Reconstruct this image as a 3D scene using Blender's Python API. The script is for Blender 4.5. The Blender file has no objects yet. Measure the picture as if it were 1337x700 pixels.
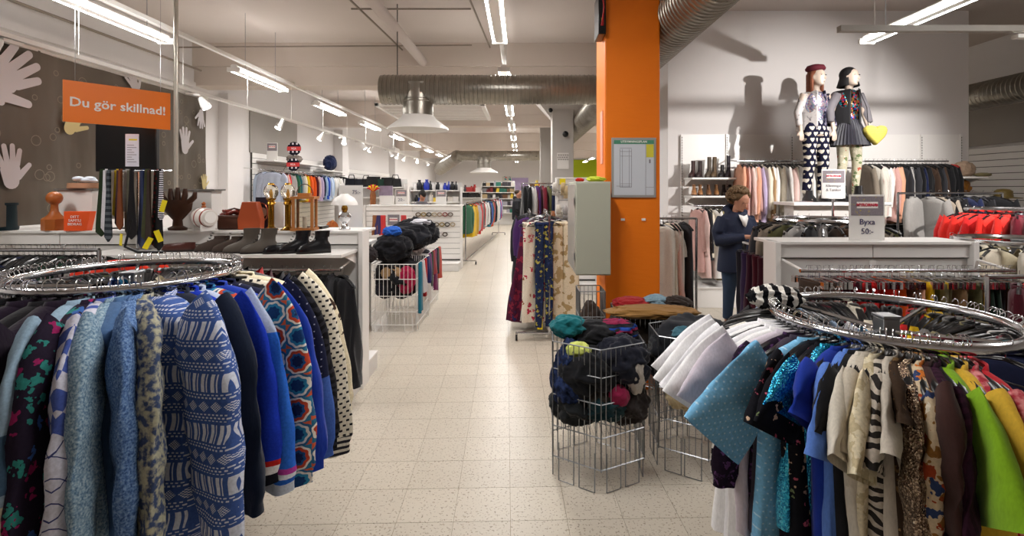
import bpy, bmesh, math, random
from mathutils import Vector, Matrix, noise
R = random.Random(7)
SC = bpy.context.scene
COL = SC.collection
PI = math.pi
# ------------------------------------------------------------------ camera
cam = bpy.data.cameras.new('camera'); camo = bpy.data.objects.new('camera', cam); COL.objects.link(camo)
camo.location = (0, 0, 1.75); camo.rotation_euler = (PI/2, 0, 0)
cam.sensor_width = 36; cam.lens = 36*660/1337; cam.shift_x = -.0086; cam.shift_y = -.077
cam.clip_start = .05; cam.clip_end = 200
SC.camera = camo
# ------------------------------------------------------------------ world, exposure
w = bpy.data.worlds.new('world'); SC.world = w; w.use_nodes = True
w.node_tree.nodes['Background'].inputs[0].default_value = (.9, .95, 1, 1)
w.node_tree.nodes['Background'].inputs[1].default_value = .15
SC.view_settings.view_transform = 'Standard'; SC.view_settings.look = 'None'
SC.view_settings.gamma = 1; SC.view_settings.use_curve_mapping = False
SC.view_settings.exposure = 0.72
LAMP_POWER = 34.0
TUBE_EMIT = 18.0
LAMP_COL = (1.0, .975, .955)
# ------------------------------------------------------------------ helpers
def at(px, Y, py=None):
    x = (px-680)*Y/660
    return x if py is None else (x, Y, 1.75-(py-247)*Y/660)
def hx(h):
    h = h.lstrip('#'); o = []
    for i in (0, 2, 4):
        c = int(h[i:i+2], 16)/255
        o.append(c/12.92 if c <= .04045 else ((c+.055)/1.055)**2.4)
    return (o[0], o[1], o[2], 1)
def tag(o, label=None, cat=None, group=None, kind=None):
    if label: o['label'] = label
    if cat: o['category'] = cat
    if group: o['group'] = group
    if kind: o['kind'] = kind
    return o
def thing(name, label, cat, loc=(0, 0, 0), rz=0, group=None):
    o = bpy.data.objects.new(name, None); COL.objects.link(o); o.empty_display_size = .1
    o.location = loc; o.rotation_euler = (0, 0, rz)
    return tag(o, label, cat, group)
class MB:
    def __init__(s): s.v = []; s.f = []; s.m = []
    def quad(s, a, b, c, d, mi=0):
        n = len(s.v); s.v += [a, b, c, d]; s.f.append((n, n+1, n+2, n+3)); s.m.append(mi); return s
    def poly(s, pts, mi=0):
        n = len(s.v); s.v += pts; s.f.append(tuple(range(n, n+len(pts)))); s.m.append(mi); return s
    def box(s, x0, x1, y0, y1, z0, z1, mi=0, M=None):
        n = len(s.v)
        p = [(x0, y0, z0), (x1, y0, z0), (x1, y1, z0), (x0, y1, z0), (x0, y0, z1), (x1, y0, z1), (x1, y1, z1), (x0, y1, z1)]
        if M: p = [tuple(M @ Vector(q)) for q in p]
        s.v += p
        for f in ((0, 3, 2, 1), (4, 5, 6, 7), (0, 1, 5, 4), (1, 2, 6, 5), (2, 3, 7, 6), (3, 0, 4, 7)):
            s.f.append(tuple(n+i for i in f)); s.m.append(mi)
        return s
    def rings(s, rs, mi=0, cap0=False, cap1=False, closed=True):
        n = len(s.v); k = len(rs[0])
        for r in rs: s.v += [tuple(p) for p in r]
        for i in range(len(rs)-1):
            for j in range(k if closed else k-1):
                j2 = (j+1) % k
                s.f.append((n+i*k+j, n+i*k+j2, n+(i+1)*k+j2, n+(i+1)*k+j)); s.m.append(mi if isinstance(mi, int) else mi[i])
        if cap0: s.f.append(tuple(n+j for j in range(k))[::-1]); s.m.append(mi if isinstance(mi, int) else mi[0])
        if cap1: s.f.append(tuple(n+(len(rs)-1)*k+j for j in range(k))); s.m.append(mi if isinstance(mi, int) else mi[-1])
        return s
    def tube(s, pts, r, n=8, mi=0, closed=False, caps=True, flat=1.0):
        pts = [Vector(p) for p in pts]; m = len(pts); rs = []
        up = None
        for i, p in enumerate(pts):
            a = pts[(i-1) % m] if (i > 0 or closed) else p; b = pts[(i+1) % m] if (i < m-1 or closed) else p
            t = (b-a).normalized()
            if up is None:
                up = Vector((0, 0, 1)) if abs(t.z) < .9 else Vector((0, 1, 0))
            sd = t.cross(up).normalized(); u2 = sd.cross(t).normalized(); up = u2
            rr = r[i] if isinstance(r, (list, tuple)) else r
            rs.append([p+sd*(math.cos(2*PI*j/n)*rr)+u2*(math.sin(2*PI*j/n)*rr*flat) for j in range(n)])
        if closed: rs.append(rs[0]); caps = False
        return s.rings(rs, mi, caps, caps)
    def lathe(s, prof, c=(0, 0, 0), n=20, mi=0, caps=True):
        rs = [[(c[0]+r*math.cos(2*PI*j/n), c[1]+r*math.sin(2*PI*j/n), c[2]+z) for j in range(n)] for r, z in prof]
        return s.rings(rs, mi, caps, caps)
    def ball(s, c, rx, ry=None, rz=None, n=14, mi=0):
        ry = ry or rx; rz = rz or rx; rs = []
        m = max(5, n//2+1)
        for i in range(m+1):
            a = -PI/2+PI*i/m; a = max(-PI/2+.02, min(PI/2-.02, a))
            rs.append([(c[0]+rx*math.cos(a)*math.cos(2*PI*j/n), c[1]+ry*math.cos(a)*math.sin(2*PI*j/n), c[2]+rz*math.sin(a)) for j in range(n)])
        return s.rings(rs, mi, True, True)
    def mesh(s, name, mats, smooth=True):
        me = bpy.data.meshes.new(name); me.from_pydata(s.v, [], s.f)
        for m in (mats if isinstance(mats, (list, tuple)) else [mats]): me.materials.append(m)
        me.polygons.foreach_set('material_index', s.m)
        me.polygons.foreach_set('use_smooth', [bool(smooth)]*len(s.f))
        me.update()
        if smooth == 'auto': me.set_sharp_from_angle(angle=.7)
        return me
    def build(s, name, mats, parent=None, smooth='auto', loc=None, rz=0, bev=0):
        return link(name, s.mesh(name, mats, smooth), parent, loc, rz, bev)
def link(name, me, parent=None, loc=None, rz=0, bev=0):
    o = bpy.data.objects.new(name, me); COL.objects.link(o)
    if parent: o.parent = parent
    if loc: o.location = loc
    if rz: o.rotation_euler = (0, 0, rz)
    if bev:
        b = o.modifiers.new('b', 'BEVEL'); b.width = bev; b.segments = 2; b.limit_method = 'ANGLE'
    return o
def bx(name, x0, x1, y0, y1, z0, z1, m, parent=None, bev=0):
    return MB().box(x0, x1, y0, y1, z0, z1).build(name, m, parent, 'auto', bev=bev)
def copy_tree(o, parent=None):
    c = o.copy(); COL.objects.link(c)
    if parent: c.parent = parent
    for ch in list(o.children): copy_tree(ch, c)
    return c
ORD = ['first', 'second', 'third', 'fourth', 'fifth', 'sixth', 'seventh', 'eighth', 'ninth', 'tenth', 'eleventh', 'twelfth', 'thirteenth', 'fourteenth', 'fifteenth', 'sixteenth', 'seventeenth', 'eighteenth', 'nineteenth', 'twentieth'] + [t+'-'+u for t in ('twenty', 'thirty', 'forty', 'fifty') for u in ('first', 'second', 'third', 'fourth', 'fifth', 'sixth', 'seventh', 'eighth', 'ninth', 'tenth')]
# ------------------------------------------------------------------ node materials
class G:
    def __init__(s, name, rough=.6, metal=0, spec=.4):
        s.mat = bpy.data.materials.new(name); s.mat.use_nodes = True; s.nt = s.mat.node_tree
        s.b = s.nt.nodes['Principled BSDF']; s.b.inputs['Roughness'].default_value = rough
        s.b.inputs['Metallic'].default_value = metal; s.b.inputs['Specular IOR Level'].default_value = spec
        s._xyz = None
    def n(s, t): return s.nt.nodes.new(t)
    def l(s, a, b): s.nt.links.new(a, b)
    def set(s, sock, v):
        if hasattr(v, 'is_output') or isinstance(v, bpy.types.NodeSocket): s.l(v, sock)
        else: sock.default_value = v
    def m(s, op, a, b=0, c=0):
        n = s.n('ShaderNodeMath'); n.operation = op
        s.set(n.inputs[0], a); s.set(n.inputs[1], b)
        if op in ('MULTIPLY_ADD', 'COMPARE', 'WRAP', 'PINGPONG'): s.set(n.inputs[2], c)
        return n.outputs[0]
    def co(s, world=False):
        if s._xyz is None:
            if world: s.vec = s.n('ShaderNodeNewGeometry').outputs['Position']
            else: s.vec = s.n('ShaderNodeTexCoord').outputs['Object']
            x = s.n('ShaderNodeSeparateXYZ'); s.l(s.vec, x.inputs[0]); s._xyz = (x.outputs[0], x.outputs[1], x.outputs[2])
        return s._xyz
    def mod(s, a, p): return s.m('FLOORED_MODULO', a, p)
    def lt(s, a, b): return s.m('LESS_THAN', a, b)
    def gt(s, a, b): return s.m('GREATER_THAN', a, b)
    def mul(s, a, b): return s.m('MULTIPLY', a, b)
    def mx(s, fac, a, b):
        n = s.n('ShaderNodeMix'); n.data_type = 'RGBA'
        s.set(n.inputs[0], fac); s.set(n.inputs[6], a); s.set(n.inputs[7], b); return n.outputs[2]
    def noise(s, scale, detail=2, world=False, stretch=None):
        s.co(world); n = s.n('ShaderNodeTexNoise'); n.inputs['Scale'].default_value = scale; n.inputs['Detail'].default_value = detail
        v = s.vec
        if stretch:
            mp = s.n('ShaderNodeMapping'); mp.inputs['Scale'].default_value = stretch; s.l(v, mp.inputs[0]); v = mp.outputs[0]
        s.l(v, n.inputs['Vector']); return n.outputs['Fac']
    def vor(s, scale, out='Distance', world=False, warp=0):
        s.co(world); n = s.n('ShaderNodeTexVoronoi'); n.inputs['Scale'].default_value = scale; v = s.vec
        if warp:
            t = s.n('ShaderNodeTexNoise'); t.inputs['Scale'].default_value = scale*1.6; t.inputs['Detail'].default_value = 2; s.l(v, t.inputs['Vector'])
            q = s.n('ShaderNodeVectorMath'); q.operation = 'MULTIPLY_ADD'; s.l(t.outputs['Color'], q.inputs[0]); q.inputs[1].default_value = (warp/scale,)*3; s.l(v, q.inputs[2]); v = q.outputs[0]
        s.l(v, n.inputs['Vector']); return n.outputs[out]
    def ramp(s, fac, stops, const=False):
        n = s.n('ShaderNodeValToRGB'); s.set(n.inputs[0], fac); r = n.color_ramp
        r.interpolation = 'CONSTANT' if const else 'LINEAR'
        while len(r.elements) < len(stops): r.elements.new(.5)
        for e, (p, c) in zip(r.elements, stops): e.position = p; e.color = c if len(c) == 4 else (*c, 1)
        return n.outputs[0]
    def bump(s, h, st=.3, d=.002):
        n = s.n('ShaderNodeBump'); n.inputs['Strength'].default_value = st; n.inputs['Distance'].default_value = d
        s.set(n.inputs['Height'], h); s.l(n.outputs[0], s.b.inputs['Normal'])
    def col(s, c): s.set(s.b.inputs['Base Color'], c); return s.mat
def plain(name, h, rough=.5, metal=0, var=.06, sc=3, world=False, bump=0, spec=.4):
    g = G(name, rough, metal, spec); c = hx(h) if isinstance(h, str) else h
    if var:
        f = g.noise(sc, 3, world)
        c2 = tuple(x*(1-var*2) for x in c[:3])+(1,)
        g.col(g.mx(f, c, c2))
    else: g.col(c)
    if bump: g.bump(g.noise(sc*12, 2, world), bump)
    return g.mat
_fab = {}
def fabric(h, knit=False):
    k = (h, knit)
    if k in _fab: return _fab[k]
    g = G('fabric', .88, 0, .15); c = hx(h)
    f = g.noise(6, 3); f2 = g.noise(170 if not knit else 90, 1, stretch=(1, 1, .35))
    d = tuple(x*.62 for x in c[:3])+(1,); l = tuple(min(1, x*1.12) for x in c[:3])+(1,)
    g.col(g.mx(g.m('MULTIPLY_ADD', f2, .6, g.mul(f, .4)), l, d))
    g.bump(f2, .5 if knit else .25, .003 if knit else .0012)
    g.b.inputs['Sheen Weight'].default_value = .12
    _fab[k] = g.mat; return g.mat
def pattern(fn, rough=.88, metal=0, fuzz=True):
    g = G('patterned_fabric', rough, metal, .15); x, y, z = g.co(); c = fn(g, x, z)
    if fuzz:
        f = g.noise(110, 1); k = g.n('ShaderNodeHueSaturation'); g.set(k.inputs['Value'], g.m('MULTIPLY_ADD', f, .5, .72)); g.l(c, k.inputs['Color']); c = k.outputs[0]
        g.bump(f, .4, .002)
    return g.col(c)
def p_speckle(a, b, sc=60, t=.5):
    return pattern(lambda g, x, z: g.ramp(g.noise(sc, 3), [(0, hx(a)), (t-.08, hx(a)), (t+.08, hx(b))]))
def p_stripes(cols, per, axis='z', warp=0):
    def f(g, x, z):
        u = z if axis == 'z' else x
        if warp: u = g.m('ADD', u, g.mul(g.noise(5), warp))
        fr = g.m('DIVIDE', g.mod(u, per), per)
        return g.ramp(fr, [(i/len(cols), hx(c)) for i, c in enumerate(cols)], True)
    return pattern(f)
def p_dots(bg, fg, px, pz, sx, sz, stag=True):
    def f(g, x, z):
        row = g.m('FLOOR', g.m('DIVIDE', z, pz))
        xo = g.m('ADD', x, g.mul(g.mod(row, 2), px/2)) if stag else x
        a = g.mul(g.lt(g.mod(xo, px), sx), g.lt(g.mod(z, pz), sz))
        return g.mx(a, hx(bg), hx(fg))
    return pattern(f)
def p_floral(bg, cols, sc=18, t=.33, leaf=None):
    def f(g, x, z):
        d = g.vor(sc, warp=1.6); c = g.ramp(g.vor(sc, 'Color', warp=1.6), [(i/len(cols), hx(k)) for i, k in enumerate(cols)], True)
        o = g.mx(g.lt(d, t), hx(bg), c)
        if leaf: o = g.mx(g.mul(g.gt(g.noise(sc*1.4, 1), .57), g.gt(d, t)), o, hx(leaf))
        return o
    return pattern(f)
def p_round(bg, fg, px, rad):
    def f(g, x, z):
        row = g.m('FLOOR', g.m('DIVIDE', z, px)); xo = g.m('ADD', x, g.mul(g.mod(row, 2), px/2))
        dx = g.m('SUBTRACT', g.mod(xo, px), px/2); dz = g.m('SUBTRACT', g.mod(z, px), px/2)
        dz = g.m('SUBTRACT', dz, g.mul(g.m('ABSOLUTE', dx), .7))
        return g.mx(g.lt(g.m('ADD', g.mul(dx, dx), g.mul(dz, dz)), rad*rad), hx(bg), hx(fg))
    return pattern(f)
def p_zebra(a, b, sc=14, dist=9):
    def f(g, x, z):
        w = g.n('ShaderNodeTexWave'); w.inputs['Scale'].default_value = sc; w.inputs['Distortion'].default_value = dist; w.inputs['Detail'].default_value = 2
        w.inputs['Detail Scale'].default_value = 1.2; w.bands_direction = 'Z'
        g.l(g.vec, w.inputs['Vector']); return g.ramp(w.outputs['Fac'], [(0, hx(a)), (.5, hx(b))], True)
    return pattern(f)
def p_fairisle(a, b):
    def f(g, x, z):
        x = g.mul(x, 1.45); z = g.mul(z, 1.45)
        zz = g.mod(z, .24)
        def band(lo, hi): return g.mul(g.gt(zz, lo), g.lt(zz, hi))
        xs = g.mod(g.m('ADD', x, g.mul(g.m('SINE', g.mul(z, 40)), .004)), .05)
        big = g.mul(band(.0, .085), g.m('ADD', g.mul(g.gt(xs, .006), g.lt(xs, .024)), g.mul(g.gt(xs, .033), g.lt(xs, .039))))
        row = g.m('FLOOR', g.m('DIVIDE', z, .016)); xo = g.m('ADD', x, g.mul(g.mod(row, 2), .009))
        dots = g.mul(g.m('ADD', band(.10, .135), band(.205, .23)), g.mul(g.lt(g.mod(xo, .02), .011), g.lt(g.mod(z, .016), .008)))
        dia = g.mul(band(.145, .195), g.mul(g.lt(g.m('ABSOLUTE', g.m('SUBTRACT', g.mod(x, .06), .03)), g.m('MULTIPLY_ADD', g.m('ABSOLUTE', g.m('SUBTRACT', zz, .17)), -1.0, .027)),
                     g.gt(g.mod(g.m('ADD', g.m('FLOOR', g.m('DIVIDE', x, .006)), g.m('FLOOR', g.m('DIVIDE', z, .006))), 2), .5)))
        fa = g.m('MINIMUM', g.m('ADD', big, g.m('ADD', dots, dia)), 1)
        return g.mx(fa, hx(a), hx(b))
    return pattern(f)
def p_granny():
    def f(g, x, z):
        p = .095
        dx = g.m('SUBTRACT', g.mod(x, p), p/2); dz = g.m('SUBTRACT', g.mod(z, p), p/2)
        r = g.m('SQRT', g.m('ADD', g.mul(dx, dx), g.mul(dz, dz)))
        an = g.m('ARCTAN2', dz, dx); r = g.m('ADD', r, g.mul(g.m('SINE', g.mul(an, 8)), .0022))
        cell = g.mod(g.m('ADD', g.m('FLOOR', g.m('DIVIDE', x, p)), g.m('FLOOR', g.m('DIVIDE', z, p))), 2)
        A = g.ramp(g.m('DIVIDE', r, .062), [(0, hx('#16244a')), (.33, hx('#1f4f80')), (.48, hx('#b8452c')), (.66, hx('#e3dccf')), (.78, hx('#2f6f8f'))], True)
        B = g.ramp(g.m('DIVIDE', r, .062), [(0, hx('#173a6b')), (.38, hx('#2c7da4')), (.56, hx('#d8d3cc')), (.7, hx('#2a5f86')), (.85, hx('#c95b3a'))], True)
        return g.mx(cell, A, B)
    return pattern(f)
def p_argyle(a, b, c):
    def f(g, x, z):
        u = g.m('ADD', g.m('DIVIDE', x, .05), g.m('DIVIDE', z, .075)); v = g.m('SUBTRACT', g.m('DIVIDE', x, .05), g.m('DIVIDE', z, .075))
        ck = g.mod(g.m('ADD', g.m('FLOOR', u), g.m('FLOOR', v)), 2)
        up = g.gt(z, -.38)
        ln = g.m('MAXIMUM', g.lt(g.mod(u, 1), .06), g.lt(g.mod(v, 1), .06))
        o = g.mx(g.mul(ck, up), hx(a), hx(b))
        return g.mx(g.mul(ln, g.m('SUBTRACT', 1, up)), o, hx(c))
    return pattern(f)
def p_blocks(stops):
    """horizontal colour blocks: list of (depth below the hook in m, colour)"""
    def f(g, x, z):
        return g.ramp(g.m('MULTIPLY', z, -1), [(max(0, d), hx(c)) for d, c in stops], True)
    return pattern(f)
def p_sequin(cols, sc=130):
    g = G('sequins', .25, .75, .6); g.co(); c = g.ramp(g.vor(sc, 'Color'), [(i/len(cols), hx(k)) for i, k in enumerate(cols)], True)
    g.bump(g.vor(sc), .8, .004); return g.col(c)
def p_tweed(a, b, c): 
    return pattern(lambda g, x, z: g.ramp(g.noise(150, 2), [(.3, hx(a)), (.5, hx(b)), (.68, hx(c))]))
M = {}
M['white'] = plain('white_laminate', '#e2dfdb', .35, var=.02)
M['white2'] = plain('white_board', '#d5d2ce', .5, var=.03)
M['slot'] = plain('dark_slot', '#4a4743', .7)
M['grey'] = plain('grey_metal', '#8d8f92', .4, .3)
M['chrome'] = plain('chrome', '#c9cacd', .16, 1, var=0)
M['steel'] = plain('brushed_steel', '#8f9194', .35, .9, var=.1, sc=20)
M['wire'] = plain('zinc_wire', '#8e9092', .35, .8, var=0)
M['whitewire'] = plain('white_wire', '#e6e4e0', .4, var=0)
M['black'] = plain('black_plastic', '#121214', .3, var=0)
M['rubber'] = plain('black_rubber', '#1a1a1a', .8, var=0)
M['spot'] = plain('white_enamel', '#eceae6', .3, var=0)
def emit(name, c, s):
    g = G(name); g.b.inputs['Emission Color'].default_value = c; g.b.inputs['Emission Strength'].default_value = s; g.b.inputs['Base Color'].default_value = (.8, .8, .8, 1); return g.mat
M['tube'] = emit('lit_tube', (1, .98, .96, 1), TUBE_EMIT)
M['bulb'] = emit('lit_spot_face', (1, .97, .92, 1), 8)
# ------------------------------------------------------------------ SETTING
def struct(o): o['kind'] = 'structure'; return o
g = G('terrazzo_tile', .3, 0, .45)
g.co(True)
base = g.mx(g.noise(1.3, 2, True), hx('#c9c0b1'), hx('#bcb3a3'))
oi = g.n('ShaderNodeObjectInfo')
hs = g.n('ShaderNodeHueSaturation'); g.set(hs.inputs['Value'], g.m('MULTIPLY_ADD', oi.outputs['Random'], .07, .965)); g.l(base, hs.inputs['Color']); base = hs.outputs[0]
s1 = g.ramp(g.noise(75, 1, True), [(.62, (0, 0, 0, 1)), (.68, (1, 1, 1, 1))]); s2 = g.ramp(g.noise(48, 1, True), [(.30, (1, 1, 1, 1)), (.36, (0, 0, 0, 1))])
base = g.mx(g.mul(s1, .8), base, hx('#776a59')); g.col(g.mx(g.mul(s2, .6), base, hx('#9b8d79')))
g.b.inputs['Roughness'].default_value = .34
M['tile'] = g.mat
M['grout'] = plain('floor_joint', '#8b8069', .8)
M['wall'] = plain('painted_wall', '#d8d4d2', .75, var=.02, sc=.6, world=True)
M['wallgrey'] = plain('grey_wall', '#9c9791', .8, var=.03)
M['pillar'] = plain('light_grey_paint', '#bdb8b3', .7, var=.03)
M['green'] = plain('lime_wall', '#b4c61e', .7, var=.03)
g = G('painted_ceiling', .85, 0, .2); n_ = g.noise(.5, 4, True)
g.col(g.mx(n_, hx('#cdc3bc'), hx('#bfb4ad'))); M['ceil'] = g.mat
g = G('beam_brick_paint', .85, 0, .2); n_ = g.noise(.7, 4, True); g.col(g.mx(n_, hx('#cec3b9'), hx('#c1b4a9'))); M['beam'] = g.mat
YB, YF = -3.0, 38.0
fl = struct(bx('floor', -6.5, 9.1, YB, YF, -.1, -.003, M['grout']))
ca, sa = math.cos(.028), math.sin(.028)
def tpos(i, j):   # tile grid, turned 1.6 degrees
    x, y = i*.3+.07, j*.3+.12
    return (x*ca+y*(-sa)+.1, x*sa+y*ca)
tm = MB().box(-.1488, .1488, -.1488, .1488, -.003, 0).mesh('floor_tile', M['tile'], False)
rest = MB(); cand = []
for i in range(-30, 42):
    for j in range(-12, 130):
        x, y = tpos(i, j)
        if -6.4 < x < 9 and YB+.1 < y < YF-.1:
            seen = y > 2.5 and -1.55 < x < 1.25 and not (x > .95 and y > 4)
            cand.append((0 if seen else 1, y, x))
cand.sort()
for k, (s_, y, x) in enumerate(cand):
    if k < 296 and not s_:
        o = link('floor_tile', tm, fl, (x, y, 0), .028)
    else:
        c_, s2 = math.cos(.028)*.1488, math.sin(.028)*.1488
        rest.quad((x-c_+s2, y-s2-c_, 0), (x+c_+s2, y+s2-c_, 0), (x+c_-s2, y+s2+c_, 0), (x-c_-s2, y-s2+c_, 0))
o = rest.build('floor_tiles', M['tile'], fl, False); o['kind'] = 'stuff'
CZ = 4.6
struct(bx('ceiling', -6.5, 9.1, YB, YF, CZ, CZ+.2, M['ceil']))
struct(bx('wall_left', -6.6, -6.4, YB, YF, 0, CZ, M['wall']))
struct(bx('wall_right', 9.0, 9.2, YB, YF, 0, CZ, M['wall']))
struct(bx('wall_back', -6.5, 9.1, YF, YF+.2, 0, CZ, M['wall']))
struct(bx('wall_front', -6.5, 9.1, YB-.2, YB, 0, CZ, M['wall']))
struct(bx('wall_display', 2.35, 7.15, 8.07, 9.3, 0, CZ, M['wall']))
struct(bx('wall_lime', 3.2, 8.9, YF-.12, YF-.01, 0, 3.95, M['green']))
for k, (y, zb) in enumerate(((9.9, 3.78), (16.35, 3.8), (25.8, 3.75), (32.1, 3.75))):
    b = MB().box(-6.4, 9.0 if k else 2.34, y, y+.45, zb, CZ)
    b.box(-6.4, 9.0 if k else 2.34, y-.06, y, 4.15, CZ)
    o = struct(b.build('ceiling_beam', M['beam'])); o['label'] = ORD[k]+' concrete beam across the ceiling from the camera'
# left wall: pilaster, grey upper panel, pipes
struct(bx('wall_pilaster', -6.4, -6.2, 10.7, 11.3, 0, 3.78, M['wall']))
struct(bx('wall_pilaster', -6.4, -6.1, 24.5, 25.5, 0, 3.78, M['wall']))
struct(bx('wall_pilaster', -6.4, -6.1, 17.3, 17.9, 0, 3.78, M['wall']))
struct(bx('wall_panel_grey', -6.4, -6.37, 11.9, 14.4, 2.62, 3.6, M['wallgrey']))
struct(bx('trim_left', -6.4, -6.3, YB, 9.8, 3.72, 3.82, M['wall']))
struct(bx('baseboard_display', 2.35, 7.15, 8.05, 8.07, 0, .1, M['wallgrey']))
def pillar(name, x0, x1, y0, y1, m): return struct(bx(name, x0, x1, y0, y1, 0, CZ, m, bev=.012))
g = G('orange_paint', .5, 0, .35)
f_ = g.noise(2, 3); b_ = g.noise(14, 3, stretch=(.6, .6, 3))
g.col(g.mx(f_, hx('#ef7d10'), hx('#e06f08'))); g.bump(b_, .35, .004); M['orange'] = g.mat
p = pillar('pillar', .733, 1.213, 4.4, 4.9, M['orange']); p['label'] = 'orange painted square pillar by the wire bins'
p2 = pillar('pillar', .70, 1.18, 11.3, 11.8, M['pillar']); p2['label'] = 'light grey pillar behind the grey cabinet, with a camera'
p3 = pillar('pillar', .70, 1.18, 18.2, 18.7, M['wallgrey']); p3['label'] = 'darker grey pillar further down the aisle'
# capital of second pillar
b = MB(); b.rings([[(.94-sx, 11.55-sx*.6, z), (.94+sx, 11.55-sx*.6, z), (.94+sx, 11.55+sx*.6, z), (.94-sx, 11.55+sx*.6, z)] for sx, z in ((.26, 3.35), (.62, 3.78))], 0, True, True)
b.build('capital', M['pillar'], p2, False)
# right wall slatwall
def slatwall(name, axis, pos, a0, a1, z0, z1, nsl, m, parent, sign=1):
    h = (z1-z0)/nsl; L = a1-a0
    me = (MB().box(-L/2, L/2, -.009, .009, -h/2+.006, h/2-.006) if axis == 'x' else MB().box(-.009, .009, -L/2, L/2, -h/2+.006, h/2-.006)).mesh('slat', m, False)
    for i in range(nsl):
        z = z0+h*(i+.5)
        link('slat', me, parent, ((a0+a1)/2, pos, z) if axis == 'x' else (pos, (a0+a1)/2, z))
sw = struct(bx('wall_slatwall_right', 8.96, 8.99, 8.6, 14, .3, 2.55, M['slot']))
slatwall('slat', 'y', 8.945, 8.6, 14, .3, 2.55, 18, M['white'], sw)
struct(bx('wall_panel_right', 8.95, 8.99, 8.6, 14, 2.6, 3.3, M['wallgrey']))
sw = struct(bx('wall_slatwall_left', -6.39, -6.36, 11.95, 17.2, .3, 2.62, M['slot']))
slatwall('slat', 'y', -6.345, 11.95, 17.2, .3, 2.62, 18, M['white'], sw)
sw = struct(bx('wall_slatwall_far_left', -6.39, -6.36, 18.1, 24.4, .3, 2.5, M['slot']))
slatwall('slat', 'y', -6.345, 18.1, 24.4, .3, 2.5, 14, M['white'], sw)
# ------------------------------------------------------------------ ducts and pipes
g = G('galvanised_duct', .33, .92); f_ = g.noise(5, 4); g.col(g.mx(f_, hx('#aaa59b'), hx('#7f7a72'))); g.set(g.b.inputs['Roughness'], g.m('MULTIPLY_ADD', f_, .25, .2)); M['duct'] = g.mat
def rib_duct(name, p0, p1, r, label, per=.065, n=30, parent=None):
    p0, p1 = Vector(p0), Vector(p1); L = (p1-p0).length; t = (p1-p0)/L; N_ = int(L/per)
    s = t.cross(Vector((0, 0, 1))).normalized(); u = s.cross(t); rs = []
    for i in range(N_):
        for fr, rr in ((0, r), (.62, r), (.7, r+.008), (.92, r+.008)):
            c = p0+t*((i+fr)*per)
            rs.append([c+s*(math.cos(2*PI*j/n)*rr)+u*(math.sin(2*PI*j/n)*rr) for j in range(n)])
    m = MB(); m.rings(rs, 0, True, True)
    o = m.build(name, M['duct'], parent, 'auto')
    if label: tag(o, label, 'duct')
    return o
DX, DZ, DY = 1.42, 3.28, 7.78
rib_duct('ventilation_duct', (-2.14, DY, DZ), (DX-.2, DY, DZ), .222, 'spiral steel duct crossing above the aisle beside the orange pillar')
rib_duct('ventilation_duct', (DX, 1.6, DZ), (DX, 20, DZ), .224, 'spiral steel duct running overhead along the right of the orange pillar', n=26)
rib_duct('ventilation_duct', (-2.9, 23.1, DZ), (1.1, 23.1, DZ), .222, 'far spiral steel duct crossing the end of the hall', .1, 16)
rib_duct('ventilation_duct', (8.0, 5.5, 3.38), (8.0, 16, 3.38), .225, 'spiral steel duct beyond the right end of the white display wall', .08, 20)
rib_duct('ventilation_duct', (-2.9, 23.1, 3.25), (-4.2, 26, 2.75), .3, 'slanting steel duct at the far left of the hall', .12, 14)
def diffuser(x, y, z0, r, label):
    t = thing('air_diffuser', label, 'diffuser', (x, y, z0))
    MB().lathe([(r*.5, .2), (r*.5, .42), (r*.52, .43), (r*.52, .46), (r*.5, .47), (r*.5, .6)], n=28, caps=False).build('neck', M['duct'], t)
    MB().lathe([(r*.52, .22), (r*.62, .16), (r, .03), (r*1.02, .0), (r*.98, .0), (r*.6, .12), (.01, .13)], n=32, caps=False).build('cone', M['spot'], t)
    s = MB()
    s.rings([[(r*.5*math.cos(a), r*.5*math.sin(a), .6) for a in [2*PI*j/28 for j in range(28)]],
             [(r*.62*math.cos(a), r*.5*math.sin(a), .66+.05*abs(math.sin(a))) for a in [2*PI*j/28 for j in range(28)]]], 0)
    s.build('saddle', M['duct'], t)
diffuser(-1.58, DY, 2.66, .46, 'round white air diffuser under the near cross duct')
diffuser(-1.68, 23.1, 2.5, .62, 'round white air diffuser under the far cross duct')
m = MB().tube([(-2.05, 3, 4.3), (-1.9, 9.8, 4.22)], .085, 14); tag(m.build('ceiling_pipe', M['ceil']), 'thick beige pipe under the ceiling ending above the cross duct', 'pipe')
def thin(pts, r, label, mat='grey'):
    tag(MB().tube(pts, r, 6).build('ceiling_pipe', M[mat]), label, 'pipe')
M['pipepaint'] = plain('painted_pipe', '#8f8478', .6)
thin([(-6.3, 9.3, 4.36), (-.9, 9.3, 4.40)], .014, 'thin pipe across the ceiling before the first beam', 'pipepaint')
thin([(-6.3, 9.3, 4.36), (-6.3, 9.3, 3.7)], .014, 'thin pipe dropping down the left corner of the ceiling', 'pipepaint')
thin([(-2.6, 4, 4.45), (-2.3, 9.8, 4.45), ], .016, 'thin pipe running beside the thick beige pipe', 'pipepaint')
thin([(-2.55, 7.6, 4.46), (-.75, 7.6, 4.46)], .013, 'thin branch pipe across the ceiling over the aisle', 'pipepaint')
thin([(-.9, 4.5, 4.5), (-.6, 9.8, 4.5)], .016, 'thin pipe lengthwise over the aisle', 'pipepaint')
thin([(-1.9, DY, 4.6), (-1.9, DY, 3.5)], .008, 'thin rod holding the left end of the cross duct', 'slot')
thin([(-6.2, 4, 4.05), (-6.2, 9.8, 4.05)], .02, 'pipe along the top of the left wall above the banner', 'pipepaint')
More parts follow.
